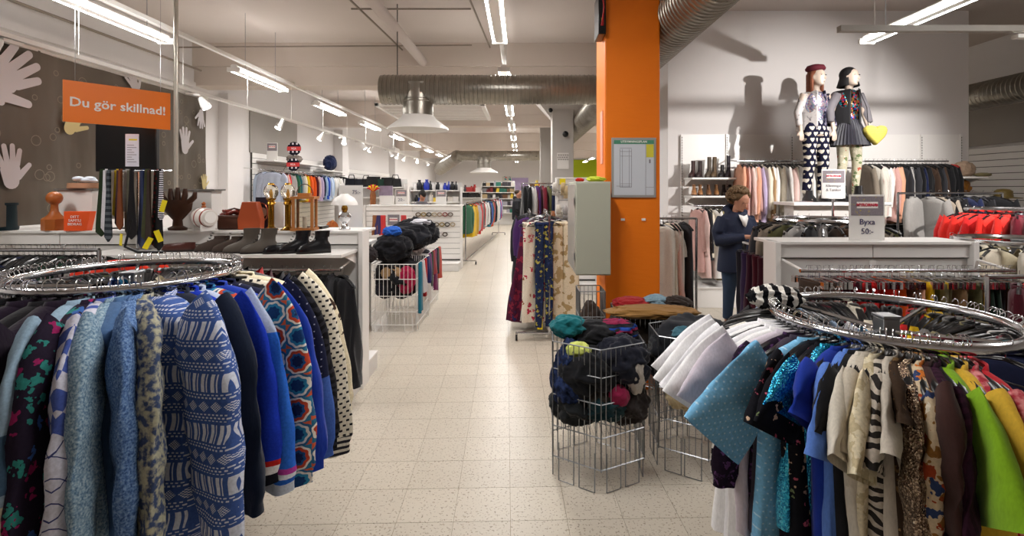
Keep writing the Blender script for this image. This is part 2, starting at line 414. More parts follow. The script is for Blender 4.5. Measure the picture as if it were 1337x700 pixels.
# ladder-like frame under the ceiling beyond the cross duct
b = MB()
for q in (-3.3, -.9): b.box(q, q+.08, 11.4, 13.8, 3.62, 3.7)
for i in range(6): b.box(-3.3, -.82, 11.4+i*.46, 11.48+i*.46, 3.63, 3.69)
tag(b.build('ceiling_grid', M['spot']), 'white painted ladder-like steel frame hanging beyond the cross duct', 'frame')
# ------------------------------------------------------------------ lamps
LZ = 3.6
def lamp_proto():
    t = thing('fluorescent_light', '', 'light')
    L = .83
    h = MB(); pr = [(-.05, -.01), (-.05, .07), (-.03, .09), (.03, .09), (.05, .07), (.05, -.01)]
    h.rings([[(x, y, z) for x, z in pr] for y in (-L, L)], 0, True, True); h.build('housing', M['spot'], t, 'auto')
    for s in (-1, 1): MB().tube([(s*.075, -L+.04, .0), (s*.075, L-.04, .0)], .0145, 10).build('tube', M['tube'], t)
    for s in (-1, 1): MB().box(-.095, .095, s*L-.02, s*L+.02, -.025, .04).build('end_cap', M['spot'], t)
    for s in (-1, 1): MB().tube([(0, s*.5, .09), (0, s*.5, 1.0)], .004, 5).build('suspension_wire', M['grey'], t)
    return t
P_L = lamp_proto()
AL = bpy.data.lights.new('tube_light', 'AREA'); AL.shape = 'RECTANGLE'; AL.size = .17; AL.size_y = 1.6; AL.energy = LAMP_POWER; AL.color = LAMP_COL; AL.spread = math.radians(170)
rows = ((-4.46, 'left', -2), (-.265, 'central', -2), (4.35, 'right', -2))
first = True
for x, nm, k0 in rows:
    ks = range(0, 10)
    for k in range(-2, 10):
        y = 5.53+3.15*k
        if nm == 'right' and 1 <= k <= 2: continue
        if k == -2: continue
        o = P_L if first else copy_tree(P_L); first = False
        o.location = (x, y, LZ)
        n_ = k+1
        o['label'] = (f'lit fluorescent ceiling light in the {nm} row, {ORD[k]} in view' if k >= 0 else f'fluorescent ceiling light in the {nm} row, {ORD[-k-1]} behind the camera')
        o['group'] = f'fluorescent lights in the {nm} row'
        lo = bpy.data.objects.new('tube_light', AL); COL.objects.link(lo); lo.location = (x, y, LZ-.025)
for x, nm, a in ((-4.46, 'left', 1), (-.265, 'central', 1)):
    tag(bx('light_track', x-.03, x+.03, 2, 36, LZ+.16, LZ+.21, M['spot']), f'long steel conduit above the {nm} row of lights', 'track')
# spot track on the left, hanging below the lights
RX, RZ = -4.46, 3.08
tag(bx('spotlight_track', RX-.03, RX+.03, 3, 26, RZ-.02, RZ+.02, M['spot']), 'long white spotlight track hanging along the left side', 'track')
for k in range(10):
    y = 4.9+3.15*k*.5
    tag(MB().tube([(RX, y+.2, RZ+.02), (RX, y+.2, LZ+.16)], .0028, 5).build('hanger_wire', M['spot']), f'thin white wire holding the left spotlight track, {ORD[k]} from the camera', 'wire', 'wires of the left spotlight track')
def spot_proto():
    t = thing('spotlight', '', 'spotlight')
    bx('arm', -.03, .03, -.09, .09, -.06, -.03, M['spot'], t); MB().tube([(0, .0, -.02), (0, 0, -.05)], .012, 8).build('pivot', M['spot'], t)
    a = Vector((.02, -.1, -.05)); d = Vector((.75, -.3, -.75)).normalized() if False else Vector((-.35, -.35, -.8)).normalized()
    MB().tube([a, a+d*.03, a+d*.06, a+d*.14, a+d*.19], [.02, .035, .04, .062, .066], 14).build('head', M['spot'], t)
    MB().tube([a+d*.19, a+d*.194], .052, 14).build('lens', M['bulb'], t)
    return t
sp = spot_proto(); spz = [(4.42, 0), (6.85, 0), (9.45, 0), (11.6, 0), (12.6, 0), (13.9, 0), (15.2, 0), (16.9, 0), (18.3, 0), (19.8, 0), (21.4, 0), (23.4, 0)]
for i, (y, a) in enumerate(spz):
    o = sp if i == 0 else copy_tree(sp); o.location = (RX, y, RZ-.0); o.rotation_euler = (0, 0, [0, 2.6, .3, -.4, .9, 2.3][i % 6])
    o['label'] = f'white spotlight on the left track, {ORD[i]} from the camera'; o['group'] = 'spotlights on the left track'
# right track
TY, TZ = 4.26, 3.1
tag(bx('spotlight_track', 2.68, 7.4, TY-.03, TY+.03, TZ-.025, TZ+.025, plain('track_grey', '#a9a49c', .5)), 'white spotlight track crossing in front of the mannequins', 'track')
for x in (2.98, 5.6): tag(MB().tube([(x, TY, TZ+.02), (x, TY, CZ)], .005, 5).build('hanger_wire', M['spot']), 'thin wire holding the cross track, '+('over the mannequins' if x < 3 else 'near its right end'), 'wire', 'wires of the cross track')
o = copy_tree(sp); o.location = (4.25, TY, TZ-.02); o.rotation_euler = (0, 0, 1.6); o['label'] = 'white spotlight on the cross track at the right edge of view'; del o['group']
tag(bx('spotlight_track', 4.9, 7.4, 2.57, 2.63, 3.2, 3.25, M['spot']), 'white spotlight track off to the right of the front round rack', 'track')
sl = bpy.data.lights.new('mannequin_spot', 'SPOT'); sl.energy = 720; sl.spot_size = math.radians(56); sl.spot_blend = .7; sl.shadow_soft_size = .05; sl.color = (1, .96, .93)
so = bpy.data.objects.new('mannequin_spot', sl); COL.objects.link(so); so.location = (5.6, 2.6, 3.1)
so.rotation_euler = (Vector((4.5, 7.4, 2.1))-so.location).to_track_quat('-Z', 'Y').to_euler()
# ------------------------------------------------------------------ garments
def gmesh(name, mats, L=.62, hw=.22, sleeve=.55, slr=.075, flare=.3, w_hem=None, t=.035, seed=0, hi=True, neck=.07, fold=.014, drop=.075, trim=True, nz=-.075, slope=1.25, hem_drop=0, open_front=False, hood=False, v_neck=False):
    r = random.Random(seed); N = 44 if hi else 14; rows = 30 if hi else 8; wh = w_hem or hw*1.02
    ph = [r.uniform(0, 6.3) for _ in range(6)]; kx = [2*PI/r.uniform(.09, .2) for _ in range(3)]; m = MB(); sway = r.uniform(-.03, .03)
    rs = []; mi = []
    prof = []
    ns = 8 if hi else 3
    for i in range(ns+1):
        u = i/ns; prof.append((nz-drop*u**slope, neck+(hw-neck)*u**.9, t*.5+t*.6*math.sin(min(1, u*1.2)*PI/2)))
    zb = nz-drop
    for i in range(1, rows+1):
        s = i/rows; z = zb-(L-drop)*s
        w = hw*(1-.06*math.sin(min(1, s*3)*PI/2))*(1-s)+wh*s
        prof.append((z, w, t*(1.1+.5*s)))
    for i, (z, w, tt) in enumerate(prof):
        s = max(0, (zb-z)/(L-drop)); ring = []
        for j in range(N):
            a = 2*PI*j/N; cx, sy = math.cos(a), math.sin(a)
            x = w*cx*(1+.035*s*math.sin(9*s+ph[3])); y = tt*math.copysign(abs(sy)**.75, sy)
            g_ = min(1, .15+s*1.3)
            f1 = math.sin(kx[0]*x+ph[0]+1.6*s)+.7*math.sin(kx[1]*x+ph[1]-2.2*s)
            y += fold*g_*(f1*.8+.5*math.sin(kx[2]*x+ph[2]+(1.5 if sy > 0 else 0)))+sway*s
            z2 = z-hem_drop*s*s*abs(cx)-(.012*s*math.sin(x*22+ph[4]) if s > .8 else 0)
            if v_neck and i <= 3 and sy < 0: z2 -= .05*(1-abs(cx))
            ring.append((x, y, z2))
        rs.append(ring); mi.append(1 if (trim and s > .93) else 0)
    m.rings(rs, mi[1:])
    # collar
    if trim:
        ck = 24 if hi else 8; c0 = []; c1 = []; c2 = []
        for j in range(ck):
            a = 2*PI*j/ck; vy = -.02 if math.sin(a) < 0 else .0
            c0.append((neck*1.08*math.cos(a), t*.9*math.sin(a), nz-.012+vy)); c1.append((neck*1.0*math.cos(a), t*.95*math.sin(a), nz+.014+vy)); c2.append((neck*.9*math.cos(a), t*.75*math.sin(a), nz+.008+vy))
        m.rings([c0, c1, c2], 1)
    if hood:
        m.ball((0, .04, nz-.0), .085, .07, .06, 12, 0)
    # sleeves
    if sleeve > 0:
        for sd in (-1, 1):
            n2 = 18 if hi else 7; rr = 20 if hi else 4; sr = []; sm = []
            fl = flare*r.uniform(.8, 1.25); a0 = .95
            p = Vector((sd*(hw-.045), 0, zb+.0)); 
            long = sleeve > .38
            for i in range(rr+1):
                s = i/rr
                ang = (a0-(a0-fl)*min(1, s*3.5)) if long else (a0-(a0-fl)*min(1, s*2))
                if long: ang -= fl*.75*s
                d = Vector((sd*math.sin(ang), 0, -math.cos(ang)))
                if i: p = p+d*(sleeve/rr)
                q = Vector((sd*d.z*-1, 0, 0)); q = Vector((-d.z, 0, d.x))
                ra = slr*(1.12-.42*s) if long else slr*(1.0+.25*s)
                if long and s > .9: ra *= .8
                rb = min(t*.95, ra*.6)*(1-.2*s)*(1 if s > .08 else .6+5*s)
                wob = (.035 if long else .0)*math.sin(s*19+ph[5])
                sy_ = sway*s*.7
                ring = []
                for j in range(n2):
                    a = 2*PI*j/n2
                    ring.append(p+q*(math.cos(a)*ra*(1+wob))+Vector((0, math.sin(a)*rb*(1-wob)+sy_+.007*math.sin(a*3+s*6+ph[0])+.005*math.sin(s*24+2*a+ph[1])*(1 if long else .3), 0)))
                sr.append(ring); sm.append(1 if (trim and s > .9 and long) else 0)
            m.rings(sr, sm[1:])
    mm = mats if isinstance(mats, (list, tuple)) else [mats]
    if len(mm) == 1: mm = [mm[0], mm[0]]
    return m.mesh(name, list(mm), True)
def trousers_mesh(name, mats, L=.95, w=.19, seed=0, hi=False, flare=0.0, t=.03, nz=-.09):
    r = random.Random(seed); m = MB(); n = 20 if hi else 10; ph = r.uniform(0, 6)
    for sd in (-1, 1):
        rs = []
        k = 16 if hi else 6
        for i in range(k+1):
            s = i/k; cx = sd*w*(.5+.06*s); ra = w*(.52-.12*s+flare*s*s)
            rs.append([(cx+ra*math.cos(2*PI*j/n), t*(1+.2*s)*math.sin(2*PI*j/n)+.008*math.sin(s*9+ph+4*math.cos(2*PI*j/n)), nz-L*s) for j in range(n)])
        m.rings(rs, 0, True)
    m.box(-w, w, -t*.95, t*.95, nz-.035, nz+.003, 1)
    mm = mats if isinstance(mats, (list, tuple)) else [mats]
    return m.mesh(name, [mm[0], mm[-1]], True)
# hangers -----------------------------------------------------------
def hanger_proto(kind='black'):
    o = MB()
    if kind == 'black':
        pts = [(-.205, 0, -.135), (-.19, 0, -.118), (-.12, 0, -.088), (-.05, 0, -.066), (0, 0, -.058), (.05, 0, -.066), (.12, 0, -.088), (.19, 0, -.118), (.205, 0, -.135)]
        o.tube(pts, [.006, .012, .0125, .012, .012, .012, .0125, .012, .006], 8, flat=.55)
        o.tube([(-.19, 0, -.13), (.19, 0, -.13)], .0035, 6)
    else:
        o.tube([(-.15, 0, -.08), (0, 0, -.07), (.15, 0, -.08)], .003, 5)
        for s in (-1, 1): o.box(s*.13-.016, s*.13+.016, -.008, .008, -.115, -.07)
    h = o.build('clothes_hanger', M['black'] if kind == 'black' else M['chrome'])
    hk = MB(); pts = [(0, 0, -.06), (0, 0, -.035)]
    for i in range(9):
        a = -PI/2+.2+i*(PI*1.28)/8
        pts.append((.02*math.cos(a), 0, .0+.021*math.sin(a)+.003))
    hk.tube(pts, .0019, 6).build('hook', M['chrome'], h)
    tag(h, 'x', 'hanger')
    return h
HB = hanger_proto('black'); HC = hanger_proto('clip')
USED = {'b': False, 'c': False}
NEARG = ('left round rack', 'right round rack', 'under the shoe shelf', 'wheeled skirt rack', 'burgundy rack')
FAR = {}; SEEN = {}
def put_hanger(loc, rz, label, group, kind='b', tilt=0):
    if not any(group.endswith(q) for q in NEARG) or group.startswith('hangers on the straight'):
        FAR.setdefault((group, kind), []).append((loc, rz)); return
    src = HB if kind == 'b' else HC
    o = copy_tree(src) if USED[kind] else src; USED[kind] = True
    SEEN[label] = SEEN.get(label, 0)+1
    if 'along' not in label and 'crowding' not in label and 'under' not in label.split()[:4]: label += f', {ORD[SEEN[label]-1]} along it'
    o.location = loc; o.rotation_euler = (0, tilt, rz); o['label'] = label; o['group'] = group
    return o
def put_garment(name, me, loc, rz, label, cat, group=None, tilt=0, sc=1):
    o = link(name, me, None, loc, 0); o.rotation_euler = (0, tilt, rz)
    if sc != 1: o.scale = (sc, sc, sc)
    return tag(o, label, cat, group)
def far_hangers():
    for (group, kind), lst in FAR.items():
        src = HB if kind == 'b' else HC; b = MB()
        for loc, rz in lst:
            Mt = Matrix.Translation(loc) @ Matrix.Rotation(rz, 4, 'Z')
            if kind == 'b':
                prof = [(-.205, -.135), (-.12, -.088), (0, -.058), (.12, -.088), (.205, -.135)]
                b.tube([Mt @ Vector((x, 0, z)) for x, z in prof], .011, 5, 0)
            else:
                b.tube([Mt @ Vector((x, 0, z)) for x, z in ((-.15, -.08), (0, -.07), (.15, -.08))], .003, 4, 1)
                for s in (-1, 1): b.box(s*.13-.016, s*.13+.016, -.008, .008, -.115, -.07, 1, Mt)
            b.tube([Mt @ Vector((x, 0, z)) for x, z in ((0, -.065), (0, -.02), (.02, .0), (.015, .02), (-.008, .022))], .0019, 4, 1)
        o = b.build('clothes_hangers', [M['black'], M['chrome']]); tag(o, ('row of black ' if kind == 'b' else 'row of chrome clip ')+group, 'hangers', None, 'stuff')
def article(t): return 'an ' if t[0] in 'aeiou' else 'a '
# shared low-poly garment shapes per colour
PAL = {'black': '#141416', 'charcoal': '#2c2c30', 'dark brown': '#3a2a20', 'brown': '#5f4231', 'navy': '#161d3a', 'cream': '#e0d6c2', 'white': '#e6e3de', 'off-white': '#d8d2c6', 'pale pink': '#dbbcb4', 'dusty pink': '#c49a92',
       'peach': '#dca184', 'camel': '#a98862', 'grey': '#7f7c78', 'light grey': '#aeaaa6', 'olive': '#565536', 'khaki': '#857c5a', 'burgundy': '#4b1420', 'maroon': '#6a1a28', 'red': '#c21f1f', 'bright red': '#d92b22', 'orange': '#dd5a1c', 'yellow': '#e0b81c',
       'mustard': '#c69a1e', 'light blue': '#9db4cf', 'blue': '#2a4fae', 'royal blue': '#16329c', 'pale blue': '#c0cde0', 'lilac': '#b6a6c4', 'purple': '#4c2b63', 'green': '#2f5f45', 'teal': '#1c5f68', 'lime': '#8fb42c', 'dark green': '#1d3327', 'turquoise': '#2a93a6', 'tan': '#8a6c4c', 'taupe': '#8b8072'}
_gm = {}
def lowg(kind, colr, v=0):
    k = (kind, colr, v)
    if k in _gm: return _gm[k]
    m = fabric(PAL[colr]); s = hash((kind, v)) % 1000 if False else (len(kind)*37+v*11)
    if kind == 'shirt': me = gmesh('shirt', m, .72, .215, .55, .06, .12, seed=s, hi=False)
    elif kind == 'blouse': me = gmesh('blouse', m, .64, .2, .45, .055, .15, seed=s, hi=False)
    elif kind == 't_shirt': me = gmesh('t_shirt', m, .62, .2, .2, .075, .5, seed=s, hi=False)
    elif kind == 'jacket': me = gmesh('jacket', m, .66, .23, .56, .075, .14, t=.045, seed=s, hi=False)
    elif kind == 'coat': me = gmesh('coat', m, .98, .23, .58, .08, .12, w_hem=.27, t=.05, seed=s, hi=False)
    elif kind == 'dress': me = gmesh('dress', m, 1.0, .18, .0, .06, .1, w_hem=.25, t=.03, seed=s, hi=False)
    elif kind == 'skirt': me = gmesh('skirt', m, .55, .16, 0, w_hem=.21, neck=.15, drop=.01, nz=-.1, t=.03, seed=s, hi=False)
    elif kind == 'long_skirt': me = gmesh('long_skirt', m, .92, .17, 0, w_hem=.27, neck=.16, drop=.01, nz=-.1, t=.035, seed=s, hi=False)
    elif kind == 'trousers': me = trousers_mesh('trousers', m, .9, .18, s)
    elif kind == 'folded_trousers': me = gmesh('folded_trousers', m, .5, .13, 0, w_hem=.13, neck=.125, drop=.004, nz=-.095, t=.025, seed=s, hi=False, trim=False)
    _gm[k] = me; return me
def rail_of(p0, p1, n, cols, kinds, where, end, jit=.2, base_rot=None, hang=True, hk='b', seed=1, sc=1.0, grp=None):
    """hang n garments along a straight rail; labels name the colour, the rail and the place counted from one end"""
    rr = random.Random(seed); p0, p1 = Vector(p0), Vector(p1); d = p1-p0; a = math.atan2(d.y, d.x)+PI/2 if base_rot is None else base_rot
    for i in range(n):
        u = (i+.5+rr.uniform(-.25, .25))/n; c = cols[i % len(cols)] if isinstance(cols, (list, tuple)) and len(cols) >= n else rr.choice(cols)
        k = kinds[i % len(kinds)] if len(kinds) >= n else rr.choice(kinds)
        p = p0+d*u; rz = a+rr.uniform(-jit, jit)+(PI if rr.random() < .5 else 0)
        s = sc*rr.uniform(.93, 1.06)
        put_garment(k, lowg(k, c, rr.randrange(3)), p, rz, f'{c} {k.replace("_", " ").replace("t shirt", "t-shirt")} on {where}, {ORD[i]} from {end}', {'coat': 'coat', 'jacket': 'jacket'}.get(k, k.replace('_', ' ')), grp or ('garments on '+where), sc=s)
        if hang: put_hanger(p, rz, ('black hanger on ' if hk == 'b' else 'chrome clip hanger on ')+where, 'hangers on '+where, hk)
# round rack ----------------------------------------------------------
def round_rack(x, y, z, r, label, tube=.021, post=.038, hi=True):
    t = thing('round_clothes_rack', label, 'clothes rack', (x, y, 0))
    n = 64 if hi else 32
    MB().tube([(r*math.cos(2*PI*i/n), r*math.sin(2*PI*i/n), z) for i in range(n)], tube, 12 if hi else 8, closed=True).build('ring_rail', M['chrome'], t)
    pb = MB().box(-post, post, -post, post, .05, z+.0)
    pb.build('post', M['steel'], t, bev=.004)
    for i in range(5):
        for s in (0, 1):
            q = -post+.012+i*(2*post-.024)/4
    MB().box(-post-.004, post+.004, -post-.004, post+.004, z, z+.012).build('post_cap', M['steel'], t, bev=.003)
    for k in range(4):
        a = k*PI/2+.6
        MB().tube([(post*math.cos(a), post*math.sin(a), z-.05), (r*math.cos(a), r*math.sin(a), z-.012)], .009, 8, flat=1.0).build('spoke', M['chrome'], t)
    for k in range(4):
        a = k*PI/2+.35; M4 = Matrix.Rotation(a, 4, 'Z')
        MB().box(0, r*.95, -.02, .02, .04, .07, 0, M4).build('base_leg', M['steel'], t)
        MB().tube([(r*.93*math.cos(a), r*.93*math.sin(a), 0), (r*.93*math.cos(a), r*.93*math.sin(a), .045)], .022, 10).build('foot', M['rubber'], t)
    return t
LR = (-1.675, 2.18, 1.384, .4); RR = (1.446, 2.0, 1.243, .4)
round_rack(*LR, 'chrome round clothes rack full of knitwear at front left', tube=.017, post=.03)
round_rack(*RR, 'chrome round clothes rack full of tops at front right', tube=.021, post=.032)
def ring_theta(ring, px, lo, hi, r=.63):
    best = None
    for i in range(361):
        th = math.radians(lo+(hi-lo)*i/360); x = ring[0]+r*math.cos(th); y = ring[1]+r*math.sin(th)
        e = abs(680+660*x/y-px)
        if best is None or e < best[0]: best = (e, th)
    return best[1]
def ring_put(ring, th, name, me, label, cat, grp, side, tw=0, sc=1, hang=True, tilt=0):
    x = ring[0]+ring[3]*math.cos(th); y = ring[1]+ring[3]*math.sin(th); z = ring[2]+.022
    put_garment(name, me, (x, y, z), th+tw, label, cat, grp, tilt, sc)
    if hang: put_hanger((x, y, z), th+tw, ('black hanger under the '+' '.join(label.split()[:12]) if 'at the back' not in label else 'black hanger under the '+label.split(' knitted')[0].split(' top')[0]+f' top on the back of the {side} rack, '+label.split(', ')[-1].split(' from')[0]), f'hangers on the {side} round rack', 'b', tilt)
# ---- left ring heroes: (px of outer shoulder, name, label, cat, mesh) from left to right
K = {}
K['fair'] = p_fairisle('#3f5a98', '#cdd2df'); K['granny'] = p_granny(); K['dots'] = p_dots('#d9d0bd', '#1d1c22', .03, .022, .014, .010)
K['argyle'] = p_argyle('#c8c8d6', '#4659a0', '#3c4272'); K['mottled'] = p_tweed('#2f4a78', '#5877a6', '#7f9bc0'); K['tweedblue'] = p_tweed('#4c6a86', '#7d98ab', '#a9bcc6')
K['darkmulti'] = p_floral('#231a2b', ['#3b5fa0', '#8d1f56', '#2f7f78', '#231a2b', '#30203a'], 24, .42)
K['stripecuff'] = p_stripes(['#d4ccbc', '#26242c'], .026)
K['flag'] = p_blocks([(0, '#1633a8'), (.655, '#c1231f'), (.675, '#e4e2e2'), (.705, '#15151f')])
K['sky'] = p_blocks([(0, '#aab6cf'), (.2, '#2b66c8'), (.70, '#b6409a'), (.72, '#dfe3ea'), (.74, '#2b66c8'), (.76, '#c5cfde')])
K['cream'] = p_blocks([(0, '#e6dcc2'), (.70, '#3c2b24'), (.73, '#e6dcc2')])
K['creamyoke'] = pattern(lambda g, x, z: g.mx(g.mul(g.gt(g.noise(26, 2), .5), g.mul(g.gt(z, -.36), g.lt(z, -.17))), hx('#e2d6b8'), hx('#3d2a20')))
K['lbblock'] = p_blocks([(0, '#8fa9bd'), (.34, '#3d566e'), (.50, '#8fa2b3'), (.53, '#d8d0b8'), (.62, '#7e93a8'), (.74, '#2a4254')])
K['navydots'] = pattern(lambda g, x, z: g.mx(g.lt(z, -.47), g.mx(g.mul(g.lt(g.mod(x, .03), .005), g.lt(g.mod(z, .03), .005)), hx('#1a1e38'), hx('#a9a9b8')), hx('#3f5ea6')))
K['purpledark'] = fabric('#1d1022', True)
K['snow'] = p_speckle('#3c4a6a', '#a9a690', 48)
def jumper(m, trim=None, **k):
    a = dict(L=.80, hw=.25, sleeve=.74, slr=.098, flare=.3, t=.042, fold=.02, nz=-.052, seed=R.randrange(999)); a.update(k)
    return gmesh('jumper', [m, trim or m], **a)
left = [
    (-110, 'jumper', 'black knitted jumper at the far left of the left round rack', fabric('#17151a', True), {}),
    (-70, 'jumper', 'dark plum jumper under the hanger ends of the left round rack', K['purpledark'], {}),
    (-30, 'cardigan', 'black cardigan beside the light blue block jumper', fabric('#151317', True), {}),
    (5, 'cardigan', 'very dark purple cardigan left of the light blue jumper', K['purpledark'], {}),
    (46, 'jumper', 'light blue jumper with cream and navy blocks on its sleeve', K['lbblock'], {'hw': .25}),
    (78, 'cardigan', 'dark aubergine cardigan with small blue and pink motifs', K['darkmulti'], {}),
    (104, 'jumper', 'white and blue argyle jumper with diagonal lines', K['argyle'], {'hw': .25}),
    (124, 'jumper', 'grey-blue tweed knit jumper beside the argyle one', K['tweedblue'], {'hw': .25}),
    (143, 'vest', 'denim blue knitted vest between two blue jumpers', fabric('#4a6a94', True), {'sleeve': 0, 'hw': .24}),
    (168, 'jumper', 'mottled mid-blue wool jumper with heavy sleeves', K['mottled'], {}),
    (192, 'jumper', 'blue and beige flecked jumper behind the patterned one', K['snow'], {'hw': .245}),
    (226, 'jumper', 'blue and white Nordic patterned jumper facing the aisle', K['fair'], {'L': .9, 'hw': .27, 'sleeve': .86, 'slr': .125, 'flare': .25, 't': .07, 'tw': .22}),
    (262, 'jumper', 'plain dark navy jumper right of the Nordic patterned one', fabric('#151f33', True), {'tw': .25}),
    (280, 'jacket', 'royal blue tracksuit top with red and white cuffs', K['flag'], {'sleeve': .66, 'tw': .28}),
    (294, 'jacket', 'bright blue top with pink and white striped cuffs', K['sky'], {'sleeve': .72, 'tw': .3}),
    (312, 'cardigan', 'crochet square cardigan in teal, orange and white', K['granny'], {'hw': .27, 'L': .8, 'slr': .13, 'tw': .34}),
    (334, 'cardigan', 'royal blue cardigan behind the crochet one', fabric('#173aa8', True), {'hw': .26, 'tw': .32}),
    (350, 'jumper', 'navy jumper with tiny white dots and denim blue hem', K['navydots'], {'hw': .26, 'tw': .3}),
    (360, 'cardigan', 'black cardigan with a patterned front edge', p_zebra('#121216', '#2b2a30', 8), {'hw': .26, 'tw': .28}),
]
for i, (px, nm, lb, mt, kw) in enumerate(left):
    th = ring_theta(LR, px, -175, 8)
    a = dict(kw); tw = a.pop('tw', 0); me = jumper(mt, **a)
    ring_put(LR, th, nm, me, lb, nm, 'knitwear on the left round rack', 'left', tw=tw+R.uniform(-.05, .05))
me = jumper(K['dots'], K['stripecuff'], hw=.27, L=.86, sleeve=.82, slr=.105, flare=.3)
ring_put(LR, math.radians(7), 'jumper', me, 'cream jumper with black dashes and striped cuffs', 'jumper', 'knitwear on the left round rack', 'left', tw=.2)
me = jumper(K['creamyoke'], hw=.28, L=.66, sleeve=.66, slr=.1, flare=.42)
ring_put(LR, math.radians(19), 'jumper', me, 'cream jumper with a brown patterned yoke behind the dashed one', 'jumper', 'knitwear on the left round rack', 'left')
backc = ['black', 'navy', 'charcoal', 'burgundy', 'red', 'black', 'teal', 'navy', 'black', 'bright red', 'black', 'purple', 'charcoal', 'olive', 'black', 'navy', 'dark brown', 'black']
for i, c in enumerate(backc):
    th = math.radians(32+i*8.5)
    ring_put(LR, th, 'jumper', lowg('jacket', c, i % 3), f'{c} knitted top at the back of the left round rack, {ORD[i]} from the aisle', 'jumper', 'knitwear on the left round rack', 'left', tw=R.uniform(-.08, .08))
# extra empty-looking hooks crowding the rail
def ring_hangers(ring, side, n, lo, hi, seg='front'):
    for i in range(n):
        th = math.radians(lo+(hi-lo)*(i+R.random()*.8)/n)
        put_hanger((ring[0]+ring[3]*math.cos(th), ring[1]+ring[3]*math.sin(th), ring[2]+.022), th+R.uniform(-.12, .12), f'black hanger crowding the {seg} of the {side} round rack, {ORD[i]} counter-clockwise', f'hangers on the {side} round rack', 'b')
ring_hangers(LR, 'left', 24, -178, -90, 'left side'); ring_hangers(LR, 'left', 3, -90, 0); ring_hangers(LR, 'left', 30, 0, 182, 'back')
# ---- right ring heroes
K['lace'] = p_floral('#1c0f22', ['#3d2348', '#5b3a66', '#1c0f22'], 34, .36)
K['ltblue'] = p_dots('#78b4da', '#b4d6ea', .022, .022, .006, .006)
K['blackfl'] = p_floral('#111118', ['#111118', '#b9576c', '#c7a98e', '#111118', '#6f7d56'], 30, .27)
K['turq'] = p_sequin(['#1a93bf', '#39b6d8', '#1780ad', '#62cbe4'], 160)
K['creamlace'] = pattern(lambda g, x, z: g.mx(g.gt(g.noise(30, 3), .52), hx('#d8cdb0'), hx('#bfb08e')))
K['zebra'] = p_zebra('#b7ada0', '#2a2624', 10, 7)
K['beigefl'] = p_floral('#c9b596', ['#c8702c', '#9a3f22', '#e2d8c2', '#2f3f66', '#dfae58', '#7d6b4a'], 22, .42, '#8a5f2e')
K['sequin'] = p_sequin(['#8d7762', '#5d4b3d', '#b7a48d', '#75604e', '#4a3b30'], 190)
K['snake'] = p_floral('#3a2b1f', ['#6d5537', '#3a2b1f', '#8a714d'], 34, .4)
K['bwz'] = p_stripes(['#101014', '#dedad2'], .05, 'z', .05)
K['pinkred'] = p_speckle('#a8323f', '#d88c8c', 40)
def top(m, trim=None, **k):
    a = dict(L=.70, hw=.22, sleeve=.23, slr=.1, flare=.5, t=.035, fold=.018, nz=-.064, seed=R.randrange(999)); a.update(k)
    return gmesh('top', [m, trim or m], **a)
W = fabric('#efeef2'); W2 = fabric('#f3f2f3')
